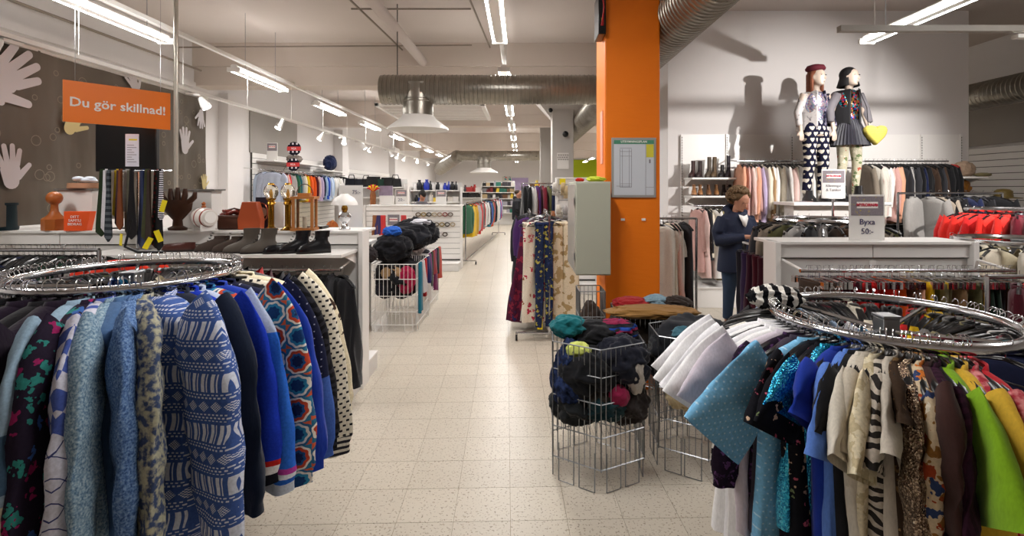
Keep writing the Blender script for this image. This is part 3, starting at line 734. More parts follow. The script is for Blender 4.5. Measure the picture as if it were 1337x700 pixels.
right = [
    (167, 't_shirt', 'white t-shirt nearest the wire bins on the right rack', W, {'hw': .24, 'sleeve': .3, 'slr': .115, 'L': .8}),
    (172, 't_shirt', 'white t-shirt, second from the bins on the right rack', W2, {'hw': .245, 'sleeve': .3, 'slr': .115, 'L': .85}),
    (177, 'tunic', 'long white tunic among the white t-shirts', W, {'hw': .24, 'sleeve': .3, 'slr': .11, 'L': 1.05}),
    (182, 't_shirt', 'white t-shirt, fourth from the bins, with wide sleeves', W2, {'hw': .24, 'sleeve': .3, 'slr': .115, 'L': .9}),
    (187, 't_shirt', 'thin white t-shirt next to the purple lace top', fabric('#d5cbd6'), {'hw': .26, 'sleeve': .26, 'L': .72}),
    (192, 'blouse', 'dark purple lace blouse on the right rack', K['lace'], {'sleeve': .5, 'slr': .07, 'flare': .3, 'L': .8}),
    (196, 't_shirt', 'dark grey-violet t-shirt beside the purple lace', fabric('#3d3543'), {}),
    (200.5, 'blouse', 'light blue dotted blouse with a wide sleeve', K['ltblue'], {'sleeve': .34, 'slr': .12, 'hw': .24, 'flare': .6, 'L': .95}),
    (205, 'blouse', 'black blouse with small pink flowers, nearer the bins', K['blackfl'], {'L': .85}),
    (208.5, 'dress', 'black dress with small pink flowers beside the turquoise top', K['blackfl'], {'L': 1.0, 'sleeve': .22}),
    (-1036, 'top', 'sparkling turquoise top on the right round rack', K['turq'], {'sleeve': .16, 'L': .6}),
    (-1054, 'dress', 'royal blue sleeveless dress on the right round rack', fabric('#14339a'), {'sleeve': .16, 'L': .95}),
    (-1076, 't_shirt', 'cornflower blue t-shirt on the right round rack', fabric('#5b82d2'), {'sleeve': .24}),
    (-1088, 't_shirt', 'black t-shirt between the cornflower and ivory ones', fabric('#121216'), {'sleeve': .18}),
    (-1100, 't_shirt', 'ivory short-sleeved t-shirt on the right round rack', fabric('#d8d1c2'), {'sleeve': .24}),
    (-1111, 'blouse', 'pale beige blouse behind the ivory t-shirt', fabric('#c9bfae'), {'sleeve': .2}),
    (-1124, 'top', 'cream textured lace top with puffed sleeve', K['creamlace'], {'sleeve': .26, 'slr': .11}),
    (-1142, 'blouse', 'brown and beige zebra print blouse', K['zebra'], {'L': .7}),
    (-1157, 't_shirt', 'greyish white fitted top beside the zebra print', fabric('#cbc2b4'), {'sleeve': .2}),
    (-1173, 'top', 'tan top with dark brown snakeskin panel', K['snake'], {'sleeve': .1}),
    (-1192, 'jacket', 'taupe sequined jacket with shawl collar', K['sequin'], {'sleeve': .5, 'slr': .065, 'flare': .12, 'L': .72}),
    (-1215, 'blouse', 'cream blouse with orange and blue flowers', K['beigefl'], {'sleeve': .5, 'slr': .06, 'flare': .1, 'L': .7}),
    (-1233, 't_shirt', 'brown jersey top beside the flowered blouse', fabric('#3f2622'), {'sleeve': .4, 'flare': .2}),
    (-1251, 'jumper', 'dark plum ribbed jumper on the right round rack', p_stripes(['#2c1424', '#391b2e'], .016, 'x'), {'sleeve': .55, 'slr': .08, 'flare': .2, 'L': .7}),
    (-1278, 't_shirt', 'lime green t-shirt on the right round rack', fabric('#82b01f'), {'sleeve': .3}),
    (-1308, 't_shirt', 'bright yellow t-shirt next to the lime one', fabric('#e0b53c'), {'sleeve': .3}),
    (-1330, 'blouse', 'pink and red flecked blouse', K['pinkred'], {}),
    (-1350, 't_shirt', 'bright red t-shirt at the right of the right rack', fabric('#c3202c'), {}),
]
for a_, nm, lb, mt, kw in right:
    me = top(mt, **kw); th = math.radians(a_) if a_ > 0 else ring_theta(RR, -a_, 185, 330)
    ring_put(RR, th, nm, me, lb, nm.replace('_', '-'), 'tops on the right round rack', 'right', tw=R.uniform(-.04, .04))
rb = ['navy', 'black', 'teal', 'maroon', 'white', 'black', 'khaki', 'grey', 'yellow', 'red', 'black', 'charcoal', 'cream', 'black', 'burgundy', 'black', 'light blue', 'black']
for i, c in enumerate(rb):
    th = math.radians(304+i*10.6)
    if i in (9, 13, 16): pass
    ring_put(RR, th, 'top', lowg('t_shirt', c, i % 3), f'{c} top at the back of the right round rack, {ORD[i]} from the front', 'top', 'tops on the right round rack', 'right', sc=.92)
me = top(K['bwz'], hw=.24, sleeve=.2)
ring_put(RR, math.radians(164), 'blouse', me, 'black and white striped blouse thrown up at the rack end', 'blouse', 'tops on the right round rack', 'right')
ring_hangers(RR, 'right', 9, 170, 310); ring_hangers(RR, 'right', 34, -50, 165, 'back')
# ------------------------------------------------------------------ gondolas
def gondola(x0, x1, y, z, label, d_base=.5, front_shelf=None, seams=(), dcap=.36, ends=True, slats=0, back=True):
    """white shop gondola facing the camera at depth y, from x0 to x1"""
    t = thing('display_gondola', label, 'gondola', (0, 0, 0))
    xs = [x0]+list(seams)+[x1]
    for a, b in zip(xs, xs[1:]):
        if slats:
            h = (z-.32)/slats; me = MB().box(-(b-a)/2+.004, (b-a)/2-.004, -.011, .011, -h/2+.004, h/2-.004).mesh('slat', M['white'], False)
            for i in range(slats): link('slat', me, t, ((a+b)/2, y, .2+h*(i+.5)))
        else: bx('back_panel', a+.003, b-.003, y-.012, y+.012, .18, z-.13, M['white2'], t)
        bx('top_panel', a+.003, b-.003, y-.03, y+.03, z-.12, z-.022, M['white'], t, bev=.003)
        bx('back_board', a, b, y+.013, y+.03, .15, z-.12, M['slot'], t)
    bx('top_cap', x0-.01, x1+.01, y-.05, y+dcap, z-.022, z, M['white'], t, bev=.003)
    for a, b in zip(xs, xs[1:]):
        bx('base_plinth', a+.003, b-.003, y-d_base, y+d_base, 0, .15, M['white2'], t, bev=.003)
        bx('base_deck', a, b, y-d_base-.01, y+d_base+.01, .15, .17, M['white'], t, bev=.003)
    for x in xs: MB().box(x-.015, x+.015, y-.04, y-.012, .17, z-.14).build('slotted_upright', M['white'], t)
    if ends:
        for x in (x0, x1): bx('end_panel', x-.02, x+.02, y-.07, y+.12, 0, z+.0, M['white'], t, bev=.004)
    return t
G1Y = 4.48
gondola(-5.3, -1.4, G1Y, 1.385, 'long white gondola with shoes and ornaments behind the left round rack', .47, seams=(-4.06, -2.73))
def bracket_shelf(x0, x1, y0, y1, z, label, n=3, grp=None, cat='shelf'):
    t = thing('bracket_shelf', label, cat, (0, 0, 0), 0, grp)
    bx('shelf_board', x0, x1, y0, y1, z-.028, z, M['white'], t, bev=.003)
    for i in range(n):
        x = x0+.02+(x1-x0-.04)*i/(n-1)
        b = MB(); b.poly([(x-.004, y1, z-.028), (x-.004, y0+.1, z-.028), (x-.004, y1, z-.13)]); b.poly([(x+.004, y1, z-.028), (x+.004, y1, z-.13), (x+.004, y0+.1, z-.028)])
        b.quad((x-.004, y0+.1, z-.028), (x-.004, y1, z-.13), (x+.004, y1, z-.13), (x+.004, y0+.1, z-.028))
        b.build('bracket', M['white'], t)
    return t
bracket_shelf(-3.55, -1.43, 4.03, 4.44, 1.228, 'white shelf carrying shoes on the front of the left gondola', 3)
def bar(x0, x1, y, ywall, z, label, grp=None, axis='x'):
    t = thing('hanging_rail', label, 'rail', (0, 0, 0), 0, grp)
    if axis == 'x':
        MB().tube([(x0, y, z), (x1, y, z)], .013, 10).build('rail_tube', M['chrome'], t)
        for x in (x0+.02, x1-.02): MB().tube([(x, y, z), (x, ywall, z+.04)], .009, 6).build('rail_arm', M['white'], t)
    else:
        MB().tube([(y, x0, z), (y, x1, z)], .013, 10).build('rail_tube', M['chrome'], t)
        for x in (x0+.02, x1-.02): MB().tube([(y, x, z), (ywall, x, z+.04)], .009, 6).build('rail_arm', M['white'], t)
    return t
bar(-3.4, -1.46, 4.10, 4.44, 1.095, 'chrome rail of black dresses under the shoe shelf')
rail_of((-2.55, 4.10, 1.11), (-1.5, 4.10, 1.11), 15, ['teal', 'navy', 'cream', 'charcoal', 'teal', 'charcoal', 'black', 'burgundy', 'black', 'off-white', 'black', 'charcoal', 'black', 'black', 'charcoal'],
        ['dress', 'dress', 'skirt', 'trousers', 'dress', 'trousers', 'dress', 'blouse', 'trousers', 'dress', 'trousers', 'dress', 'trousers', 'dress', 'dress'], 'the rail under the shoe shelf', 'the left end', sc=.78, seed=5, jit=.3)
me = gmesh('dress', fabric('#1b1b1f'), .82, .17, 0, w_hem=.27, t=.045, fold=.03, seed=3)
put_garment('dress', me, (-1.44, 4.08, 1.11), -.75, 'black flared dress at the aisle end of the left gondola rail', 'dress')
put_hanger((-1.44, 4.08, 1.11), -.75, 'black hanger on the rail under the shoe shelf', 'hangers on the rail under the shoe shelf')
# dense straight rack between the round rack and the gondola
def straight_rack(x0, x1, y, z, label, axis='x', wheels=True, d=.45, m='chrome'):
    t = thing('straight_clothes_rack', label, 'clothes rack', (0, 0, 0))
    P = (lambda u, v, h: (u, y+v, h)) if axis == 'x' else (lambda u, v, h: (y+v, u, h))
    MB().tube([P(x0, 0, z), P(x1, 0, z)], .014, 10).build('rail_tube', M[m], t)
    for x in (x0, x1):
        MB().tube([P(x, 0, z), P(x, 0, .1)], .014, 8).build('upright', M[m], t)
        MB().tube([P(x, -d/2, .09), P(x, d/2, .09)], .014, 8).build('foot_bar', M[m], t)
        for v in (-d/2+.01, d/2-.01):
            q = P(x, v, .04)
            w_ = MB(); w_.tube([(q[0]-.012, q[1], .038), (q[0]+.012, q[1], .038)], .037, 14); w_.build('wheel', M['rubber'], t)
            MB().tube([(q[0], q[1], .045), (q[0], q[1], .1)], .012, 8).build('caster_fork', M[m], t)
    MB().tube([P(x0, 0, .1), P(x1, 0, .1)], .013, 8).build('base_bar', M[m], t)
    return t
straight_rack(-4.5, -3.02, 3.62, 1.315, 'straight rack packed with hangers behind the left round rack')
rail_of((-4.45, 3.62, 1.33), (-3.05, 3.62, 1.33), 24, ['black', 'charcoal', 'grey', 'black', 'navy', 'black', 'burgundy', 'dark green', 'black'], ['jacket', 'blouse', 'shirt'], 'the packed rack behind the left ring', 'the left end', seed=9)
for i in range(36):
    put_hanger((-4.45+1.4*(i+R.random())/36, 3.62, 1.33), PI/2+R.uniform(-.2, .2), 'black hanger on the straight rack behind the left round rack', 'hangers on the straight rack behind the left round rack')
put_garment('jacket', gmesh('jacket', fabric('#e0351b'), .5, .2, .4, .08, .3, seed=4), (-2.25, 2.85, 1.41), .2, 'bright orange-red jacket sticking up behind the left round rack', 'jacket')
# ---------------------------------------------------------------- shoes
def shoe(kind, L, h, m, sole, label, loc, rz, cat, grp=None, toe=.0, tilt=0):
    t = thing(kind, label, cat, loc, rz, grp)
    W_ = L*.17
    pr = [(0.012, 0, 1, .95), (.02, -.004, 1.005, 1.03), (.045, -.002, .97, 1.0), (.065, .0, .86, .92), (.082, .01, .70, .8), (.098, .02, .56, .7)]
    top_ = .44 if h > .09 else .5
    if h > .1:
        for i in range(1, 6):
            u = i/5; pr.append((.098+(h-.098)*u, .02-.02*u+.008*math.sin(u*3), .52-.06*math.sin(u*2.2)+(.04 if h > .2 else 0)*u, .62+.02*u))
    else: pr = pr[:4]+[(.075, .0, .45, .7)]
    b = MB(); rs = []
    for z, xb, xf, wd in pr:
        x0, x1 = xb*L/.26 if abs(xb) > 1e-9 else 0, xf*L; cx = (x0+x1)/2; a = (x1-x0)/2; r_ = []
        for j in range(22):
            an = 2*PI*j/22; c_, s_ = math.cos(an), math.sin(an)
            k = 1+.14*c_ if z < .07 else 1
            r_.append((cx+a*math.copysign(abs(c_)**.85, c_), W_*wd*math.copysign(abs(s_)**.85, s_)*k, z))
        rs.append(r_)
    b.rings(rs, 0, True, False)
    ins = [[(p[0]*.96+.004, p[1]*.86, p[2]-.002) for p in rs[-1]], [(p[0]*.9+.01, p[1]*.7, p[2]-.05) for p in rs[-1]]]
    b.rings([rs[-1]]+ins, 0, False, True)
    b.build('upper', m, t)
    s = MB(); s.rings([[(p[0]*1.02-.002, p[1]*1.08, z) for p in rs[0]] for z in (0, .006, .016)], 0, True, True)
    s.box(0, L*.26, -W_*.75, W_*.75, 0, .018); s.build('sole', sole, t)
    if h > .1:
        lc = MB()
        for i in range(4):
            z = .08+i*.022; lc.tube([(L*(.62-i*.045), -W_*.3, z+.008), (L*(.66-i*.045), 0, z+.012), (L*(.62-i*.045), W_*.3, z+.008)], .0035, 5)
        lc.build('laces', sole, t)
    return t
lb_ = plain('brown_suede', '#3d3028', .85, bump=.3); lg = plain('taupe_leather', '#4f4840', .55, bump=.1); lk = plain('black_leather', '#17171a', .22); so_ = plain('dark_sole', '#1d1916', .7)
sy, sz = 4.20, 1.228
shoe('boot', .27, .13, lb_, so_, 'soft dark brown suede boot at the left end of the shoe shelf', (at(296, sy), sy+.06, sz), PI+.25, 'boot', tilt=0)
shoe('boot', .27, .13, lb_, so_, 'soft dark brown suede boot beside the grey ankle boots', (at(322, sy), sy+.02, sz), PI+.2, 'boot')
shoe('boot', .28, .2, lg, so_, 'grey-brown leather ankle boot, left of its pair', (at(341, sy), sy, sz), PI+.35, 'boot')
shoe('boot', .28, .2, lg, so_, 'grey-brown leather ankle boot, right of its pair', (at(366, sy), sy-.03, sz), PI+.35, 'boot')
shoe('shoe', .25, .08, lk, so_, 'black patent lace-up shoe, left of its pair', (at(375, sy), sy+.02, sz), PI+.5, 'shoe')
shoe('shoe', .25, .08, lk, so_, 'black patent lace-up shoe, right of its pair', (at(389, sy), sy-.02, sz), PI+.5, 'shoe')
shoe('boot', .26, .18, lk, so_, 'black leather ankle boot with white lining, left of its pair', (at(407, sy), sy, sz), PI+.5, 'boot')
shoe('boot', .26, .18, lk, so_, 'black leather ankle boot at the right end of the shoe shelf', (at(433, sy), sy-.02, sz), PI+.45, 'boot')
shoe('shoe', .26, .075, plain('red_brown_leather', '#4a231b', .4), so_, 'dark red-brown flat shoe under the hanging ties', (at(250, sy), sy+.05, sz), PI+.1, 'shoe')
# ---------------------------------------------------------------- ornaments on the left gondola
TY1 = 4.62; TZ1 = 1.385
g = G('turned_wood', .4); g.col(g.mx(g.noise(14, 3, stretch=(1, 1, .2)), hx('#b5662b'), hx('#8c4619'))); WOOD = g.mat
g = G('dark_carved_wood', .45); g.col(g.mx(g.noise(14, 3), hx('#4b2a16'), hx('#2c180d'))); DWOOD = g.mat
BRASS = plain('brass', '#b98a35', .25, 1, var=.1)
GLASS = bpy.data.materials.new('clear_glass'); GLASS.use_nodes = True; gb = GLASS.node_tree.nodes['Principled BSDF']; gb.inputs['Transmission Weight'].default_value = 1; gb.inputs['Roughness'].default_value = .03; gb.inputs['Base Color'].default_value = (.97, .95, .88, 1); gb.inputs['IOR'].default_value = 1.3
# wooden decanter
t = thing('wooden_decanter', 'turned wooden bottle with ball stopper and octagonal base', 'ornament', (at(71, 4.5), 4.5, TZ1))
MB().lathe([(.088, 0), (.09, .01), (.09, .1), (.075, .115)], n=8).build('base', WOOD, t)
MB().lathe([(.072, .113), (.045, .14), (.03, .17), (.026, .22), (.03, .235)], n=20).build('neck', WOOD, t)
MB().ball((0, 0, .285), .06, n=20).build('stopper', WOOD, t)
# orange card
t = thing('card_box', 'small orange card holder with white printing beside the wooden bottle', 'box', (at(103, 4.45), 4.45, TZ1), .1)
MB().rings([[(-.1, -.03, 0), (.08, -.03, 0), (.08, .04, 0), (-.1, .04, 0)], [(-.1, -.03, .17), (.115, -.03, .17), (.115, .04, .17), (-.1, .04, .17)]], 0, True, True).build('box_body', plain('orange_card', '#e8541b', .5, var=0), t, False)
def text(s, size, loc, rot, m, parent=None, al='CENTER', bold=0, ext=.001, name='lettering', space=1.0):
    c = bpy.data.curves.new(name, 'FONT'); c.body = s; c.size = size; c.align_x = al; c.align_y = 'CENTER'; c.extrude = ext; c.offset = bold; c.space_character = space; c.resolution_u = 2
    c.materials.append(m); o = bpy.data.objects.new(name, c); COL.objects.link(o)
    dg = bpy.context.evaluated_depsgraph_get(); me = bpy.data.meshes.new_from_object(o.evaluated_get(dg)); bpy.data.objects.remove(o); bpy.data.curves.remove(c)
    o = bpy.data.objects.new(name, me); COL.objects.link(o); o.location = loc; o.rotation_euler = rot
    if parent: o.parent = parent
    return o
M['ink'] = plain('dark_ink', '#3a3760', .6, var=0); M['inkgrey'] = plain('grey_ink', '#77737a', .6, var=0); M['whiteink'] = plain('white_ink', '#efe9e4', .6, var=0); M['redink'] = plain('red_ink', '#c9304a', .6, var=0)
text('DITT\nSAMTLI\nBIDRAG', .032, (-.01, -.034, .09), (PI/2, 0, 0), M['whiteink'], t)
# dark teal pot at the far left
t = thing('storage_pot', 'dark teal cylindrical pot at the left end of the gondola', 'pot', (at(4, 4.5), 4.5, TZ1))
MB().lathe([(.1, 0), (.105, .02), (.105, .22), (.112, .225), (.112, .245), (.1, .245), (.095, .04), (.01, .03)], n=24).build('pot_body', plain('teal_enamel', '#0f2a33', .4), t)
# white cabinets on the gondola (78..132) and (225..288)
M['topgrey'] = plain('grey_top', '#77736e', .5)
t = thing('small_cabinet', 'small white cabinet with grey top carrying the wooden hat box', 'cabinet', (0, 0, 0))
bx('cabinet_body', at(90, 4.75), at(133, 4.75), 4.64, 4.8, TZ1, 1.74, M['white'], t, bev=.003); bx('cabinet_top', at(86, 4.75), at(137, 4.75), 4.62, 4.8, 1.74, 1.757, M['topgrey'], t)
t = thing('small_cabinet', 'small white cabinet with grey top behind the ceramic barrel', 'cabinet', (0, 0, 0))
bx('cabinet_body', at(240, 4.75), at(284, 4.75), 4.66, 4.82, TZ1, 1.735, M['white'], t, bev=.003); bx('cabinet_top', at(222, 4.75), at(289, 4.75), 4.64, 4.82, 1.735, 1.75, M['topgrey'], t)
t = thing('hat_box', 'oval wooden box on the small white cabinet', 'box', (at(110, 4.7), 4.7, 1.757))
MB().lathe([(.12, 0), (.125, .005), (.12, .05)], n=20).build('box_body', plain('pale_wood', '#b98a6a', .5), t)
m = MB(); 
for i in range(5): m.ball((R.uniform(-.07, .07), R.uniform(-.03, .03), .07+R.uniform(0, .02)), .05, .05, .025, 10)
m.build('crumpled_plastic', plain('clear_plastic', '#c5ccd6', .15), t)
# carved hand bowl
t = thing('carved_hand', 'dark brown carved wooden hand standing upright on the gondola', 'sculpture', (at(232, 4.5), 4.5, TZ1))
m = MB(); m.rings([[(a*math.cos(2*PI*j/20), b_*math.sin(2*PI*j/20), z) for j in range(20)] for z, a, b_ in ((0, .08, .05), (.02, .085, .05), (.04, .045, .03), (.09, .04, .028), (.13, .08, .03), (.18, .125, .035), (.24, .135, .03), (.27, .13, .025))], 0, True, True); m.build('palm', DWOOD, t)
for i, (x, a, h) in enumerate(((-.1, -.12, .09), (-.05, -.04, .12), (0, 0, .13), (.05, .05, .12), (.1, .16, .09))):
    MB().tube([(x, 0, .25), (x+a*.3, 0, .25+h*.5), (x+a*.35, 0, .25+h)], [.026, .024, .016], 10).build('finger', DWOOD, t)
# ceramic barrel
t = thing('ceramic_barrel', 'white ceramic barrel with red-brown bands on a small stand', 'barrel', (at(266, 4.42), 4.42, TZ1), -.5)
CER = pattern(lambda g, x, z: g.mx(g.lt(g.mod(x, .066), .014), hx('#d8d3cc'), hx('#8a3b2c')), .3, fuzz=False)
pr = [(.055, -.1), (.068, -.098), (.085, -.05), (.09, 0), (.085, .05), (.068, .098), (.055, .1)]
MB().rings([[(x, r_*math.cos(2*PI*j/26), .115+r_*math.sin(2*PI*j/26)) for j in range(26)] for r_, x in pr], 0, True, True).build('barrel_body', CER, t)
MB().box(-.07, -.05, -.06, .06, 0, .06).box(.05, .07, -.06, .06, 0, .06).build('stand', M['spot'], t, bev=.004)
MB().lathe([(.012, .2), (.02, .21), (.012, .225), (.018, .24), (.004, .255)], n=12).build('stopper', WOOD, t)
MB().tube([(.1, 0, .12), (.104, 0, .12)], .05, 20).build('end_disc', M['spot'], t)
# handbags / basket
t = thing('handbag', 'brown leather box handbag between barrel and vase', 'handbag', (at(306, 4.6), 4.6, TZ1), .1)
LBR = plain('brown_leather', '#4c2a1c', .45, bump=.1)
MB().box(-.13, .13, -.05, .05, 0, .12).build('bag_body', LBR, t, bev=.015); MB().box(-.135, .135, -.055, .055, .1, .13).build('flap', LBR, t, bev=.01)
MB().tube([(-.1, 0, .125), (-.07, 0, .17), (0, 0, .19), (.07, 0, .17), (.1, 0, .125)], .008, 8).build('handle', LBR, t)
m = MB()
for i in range(7): m.tube([(R.uniform(-.12, .1), R.uniform(-.04, .04), .13), (R.uniform(-.12, .1), R.uniform(-.04, .04), .17), (R.uniform(-.12, .12), R.uniform(-.04, .04), .14)], .012, 6)
m.build('strap', plain('red_leather', '#7c2d22', .4), t)
# terracotta vase, framed mirror
t = thing('flat_vase', 'orange-brown tapered leather vase between handbag and oil lamps', 'vase', (at(328, 4.6), 4.6, TZ1), .1)
MB().rings([[(-a, -.05, z), (a, -.05, z), (a, .05, z), (-a, .05, z)] for z, a in ((0, .095), (.09, .1), (.25, .062))], 0, True, True).build('vase_body', plain('rust_leather', '#a9491f', .5, var=.1), t, bev=.006)
t = thing('standing_frame', 'dark framed picture with a light oval behind the rust vase', 'picture', (at(343, 4.72), 4.72, TZ1), .05)
bx('frame', -.06, .06, -.01, .01, 0, .29, plain('dark_frame', '#1c1a2a', .4), t); MB().tube([(0, -.012, .15), (0, -.016, .15)], .045, 20).build('oval_picture', plain('oval_print', '#b7a79a', .5), t)
MB().tube([(.05*math.cos(a), -.018, .15+.085*math.sin(a)) for a in [2*PI*i/20 for i in range(20)]], .006, 6, closed=True).build('oval_ring', plain('copper', '#a0533a', .3, .6), t)
# brass oil lamps
def oil_lamp(px, label):
    t = thing('brass_lamp', label, 'lamp', (at(px, 4.5), 4.5, TZ1-.0))
    MB().lathe([(.062, 0), (.062, .008), (.045, .016), (.028, .03), (.026, .05)], n=24).build('base', BRASS, t)
    MB().lathe([(.026, .05), (.026, .22), (.038, .235), (.034, .25), (.026, .26), (.04, .275), (.042, .285)], n=20).build('column', BRASS, t)
    MB().lathe([(.04, .285), (.058, .315), (.063, .35), (.052, .385), (.03, .405)], n=24, caps=False).build('glass_shade', GLASS, t)
    MB().lathe([(.031, .402), (.03, .41), (.02, .42), (.005, .42)], n=20).build('cap', BRASS, t)
    MB().lathe([(.01, .285), (.012, .33), (.004, .36)], n=10).build('wick', plain('amber', '#d7a24a', .4), t)
oil_lamp(354, 'brass column lamp with round glass shade, beside the rust vase'); oil_lamp(376, 'brass column lamp with round glass shade, beside the wooden lantern')
# wooden lantern
t = thing('wooden_lantern', 'light wooden lantern with glass panes and a wire handle', 'lantern', (at(398, 4.5), 4.5, TZ1), .15)
LW = plain('pine', '#b4733a', .5, var=.1)
bx('base', -.1, .1, -.09, .09, 0, .02, LW, t); bx('roof', -.1, .1, -.09, .09, .28, .30, LW, t); bx('roof_cap', -.05, .05, -.045, .045, .3, .33, LW, t)
for sx in (-1, 1):
    for s2 in (-1, 1): bx('post', sx*.078-.011, sx*.078+.011, s2*.07-.011, s2*.07+.011, .02, .28, LW, t)
for sx in (-1, 1): bx('pane', sx*.078-.0015, sx*.078+.0015, -.059, .059, .02, .28, GLASS, t)
for sx in (-1, 1): bx('pane', -.067, .067, sx*.07-.0015, sx*.07+.0015, .02, .28, GLASS, t)
MB().tube([(.07*math.cos(a), 0, .31+.1*math.sin(a)) for a in [PI*i/12 for i in range(13)]], .004, 6).build('handle', DWOOD, t)
MB().lathe([(.02, .02), (.02, .12)], n=12).build('candle', M['spot'], t)
# oil lamp with white shade
t = thing('paraffin_lamp', 'old paraffin lamp with wide white glass shade and chrome font', 'lamp', (at(450, 4.55), 4.55, TZ1))
MB().lathe([(.05, 0), (.052, .01), (.03, .03), (.022, .06), (.05, .09), (.06, .12), (.045, .15), (.02, .165)], n=24).build('font', M['chrome'], t)
MB().lathe([(.02, .165), (.028, .18), (.028, .2), (.018, .22)], n=16).build('burner', BRASS, t)
MB().lathe([(.115, .222), (.112, .24), (.085, .285), (.045, .31), (.03, .325)], n=30, caps=False).build('shade', M['spot'], t)
MB().lathe([(.018, .2), (.02, .26), (.014, .33)], n=14, caps=False).build('glass_chimney', GLASS, t)
# second lantern-like tray etc at 420: dark tray
tag(bx('tray', at(402, 4.7), at(425, 4.7), 4.62, 4.78, 1.385, 1.41, M['black'], None), 'flat dark tray beside the wooden lantern', 'tray')
tag(bx('card_stand', at(357, 4.8), at(372, 4.8), 4.78, 4.8, TZ1, 1.63, M['white']), 'white price card standing between the two brass lamps', 'card')
# ---------------------------------------------------------------- monitor and ties
t = thing('monitor', 'black monitor with a note taped on it above the ties', 'monitor', (at(167, 4.7), 4.7, 1.93), .12)
bx('screen', -.26, .26, -.03, .03, -.02, .42, M['black'], t, bev=.01)
bx('monitor_stand', -.03, .03, .0, .03, -.55, -.02, M['black'], t); bx('monitor_foot', -.12, .12, -.06, .09, -.545, -.535, M['black'], t)
bx('note', .0, .115, -.036, -.032, .03, .33, plain('note_paper', '#d9dae6', .7, var=0), t)
bx('note_stripe', .03, .1, -.038, -.036, .27, .285, plain('yellow_marker', '#e1cf3e', .7, var=0), t)
m = MB()
for i in range(8): m.box(.015, .095-.02*(i % 3), -.0375, -.036, .07+i*.022, .075+i*.022)
m.build('note_lines', M['inkgrey'], t)
TRZ = 1.905
t = thing('tie_rack', 'chrome rack holding ties in front of the monitor', 'rack', (0, 0, 0))
y = 4.28
MB().tube([(at(136, y), y, TRZ), (at(212, y), y, TRZ)], .008, 8).build('rack_bar', M['chrome'], t)
MB().tube([(at(174, y), y+.05, TRZ), (at(174, y), y+.05, 1.232)], .01, 8).build('rack_post', M['chrome'], t)
MB().tube([(at(174, y), y+.05, TRZ), (at(174, y), y, TRZ)], .007, 6).build('rack_joint', M['chrome'], t)
MB().lathe([(.1, 1.228), (.1, 1.236), (.02, 1.245)], (at(174, y), y+.05, 0), 20).build('rack_foot', M['chrome'], t)
MB().tube([(at(136, y), y+.1, TRZ+.005), (at(214, y), y+.1, TRZ+.005)], .006, 8).build('rack_bar', M['chrome'], t)
def tie(px, L, wd, m, label, dy=0, rz=0, tip=True, name='tie'):
    o = MB(); th = .006; rs = []
    for u, w_ in ((0, .3), (.04, .36), (.3, .5), (.8, 1.0), (.93, 1.05), (1.0, .04 if tip else 1.0)):
        a = wd*w_/2; z = -L*u; rs.append([(-a, -th, z), (a, -th, z), (a, th, z), (-a, th, z)])
    o.rings(rs, 0, True, True)
    o.rings([[(wd*.2*c, .012+.008*s, z) for c, s in ((-1, 0), (0, -.4), (1, 0), (0, .4))] for z in (.012, -L*.85)], 0, True, True)
    tag(o.build(name, m, None, 'auto', (at(px, y), y-.012+dy, TRZ+.004), rz), label, 'tie', 'ties on the tie rack')
ties = [(134, .56, .075, fabric('#2c3a24'), 'dark green tie at the left end of the tie rack'), (141, .52, .075, fabric('#d9d6da'), 'white silk tie between green and striped ties'),
        (148, .6, .08, p_stripes(['#2b3036', '#555b60'], .05), 'black and grey striped tie on the tie rack'), (153, .4, .06, fabric('#caa91e'), 'narrow yellow tie on the tie rack'), (158, .48, .07, fabric('#3c1c26'), 'wine red tie on the tie rack'),
        (163, .5, .06, fabric('#7a3f1c'), 'rust brown tie on the tie rack'), (167, .36, .09, fabric('#a8a5a0'), 'grey patterned scarf-like tie with fringe'), (172, .55, .07, fabric('#5a5648'), 'grey-green tie behind the grey one'),
        (178, .58, .07, fabric('#1f1c1e'), 'black tie left of the blue one'), (187, .66, .1, fabric('#27335a'), 'broad navy blue tie in the middle of the rack'), (195, .6, .07, fabric('#474a31'), 'olive tie on the tie rack'),
        (200, .62, .07, fabric('#33231c'), 'dark brown tie on the tie rack'), (205, .66, .075, p_dots('#2e2622', '#6b2323', .03, .04, .014, .02), 'brown tie with dark red motifs on the tie rack'), (211, .68, .07, fabric('#141416'), 'black tie at the right end of the rack'),
        (216, .42, .05, p_stripes(['#dedbe2', '#19191d'], .018), 'black and white striped tie on the tie rack')]
for i, (px, L, wd, m, lb) in enumerate(ties): tie(px, L, wd, m, lb, dy=-.02*(i % 3), rz=R.uniform(-.5, .5))
YT = plain('yellow_tag', '#e6d21a', .5, var=0)
for i, (px, z) in enumerate(((158, 1.27), (193, 1.24), (207, 1.3), (213, 1.55))):
    o = bx('price_tag', -.02, .02, -.0015, .0015, -.05, .05, YT); o.location = (at(px, 4.2), 4.2, z+.06); o.rotation_euler = (0, R.uniform(-.5, .5), R.uniform(-.6, .6)); tag(o, f'yellow price tag on the ties, {ORD[i]} from the left', 'tag', 'yellow price tags on the ties')
m = MB().tube([(at(172, 4.15), 4.15, 1.5), (at(163, 4.12), 4.12, 1.28), (at(180, 4.1), 4.1, 1.24), (at(213, 4.1), 4.1, 1.238)], .012, 6, flat=.3)
tag(m.build('belt', M['black']), 'black belt trailing from the tie rack onto the shelf', 'belt')
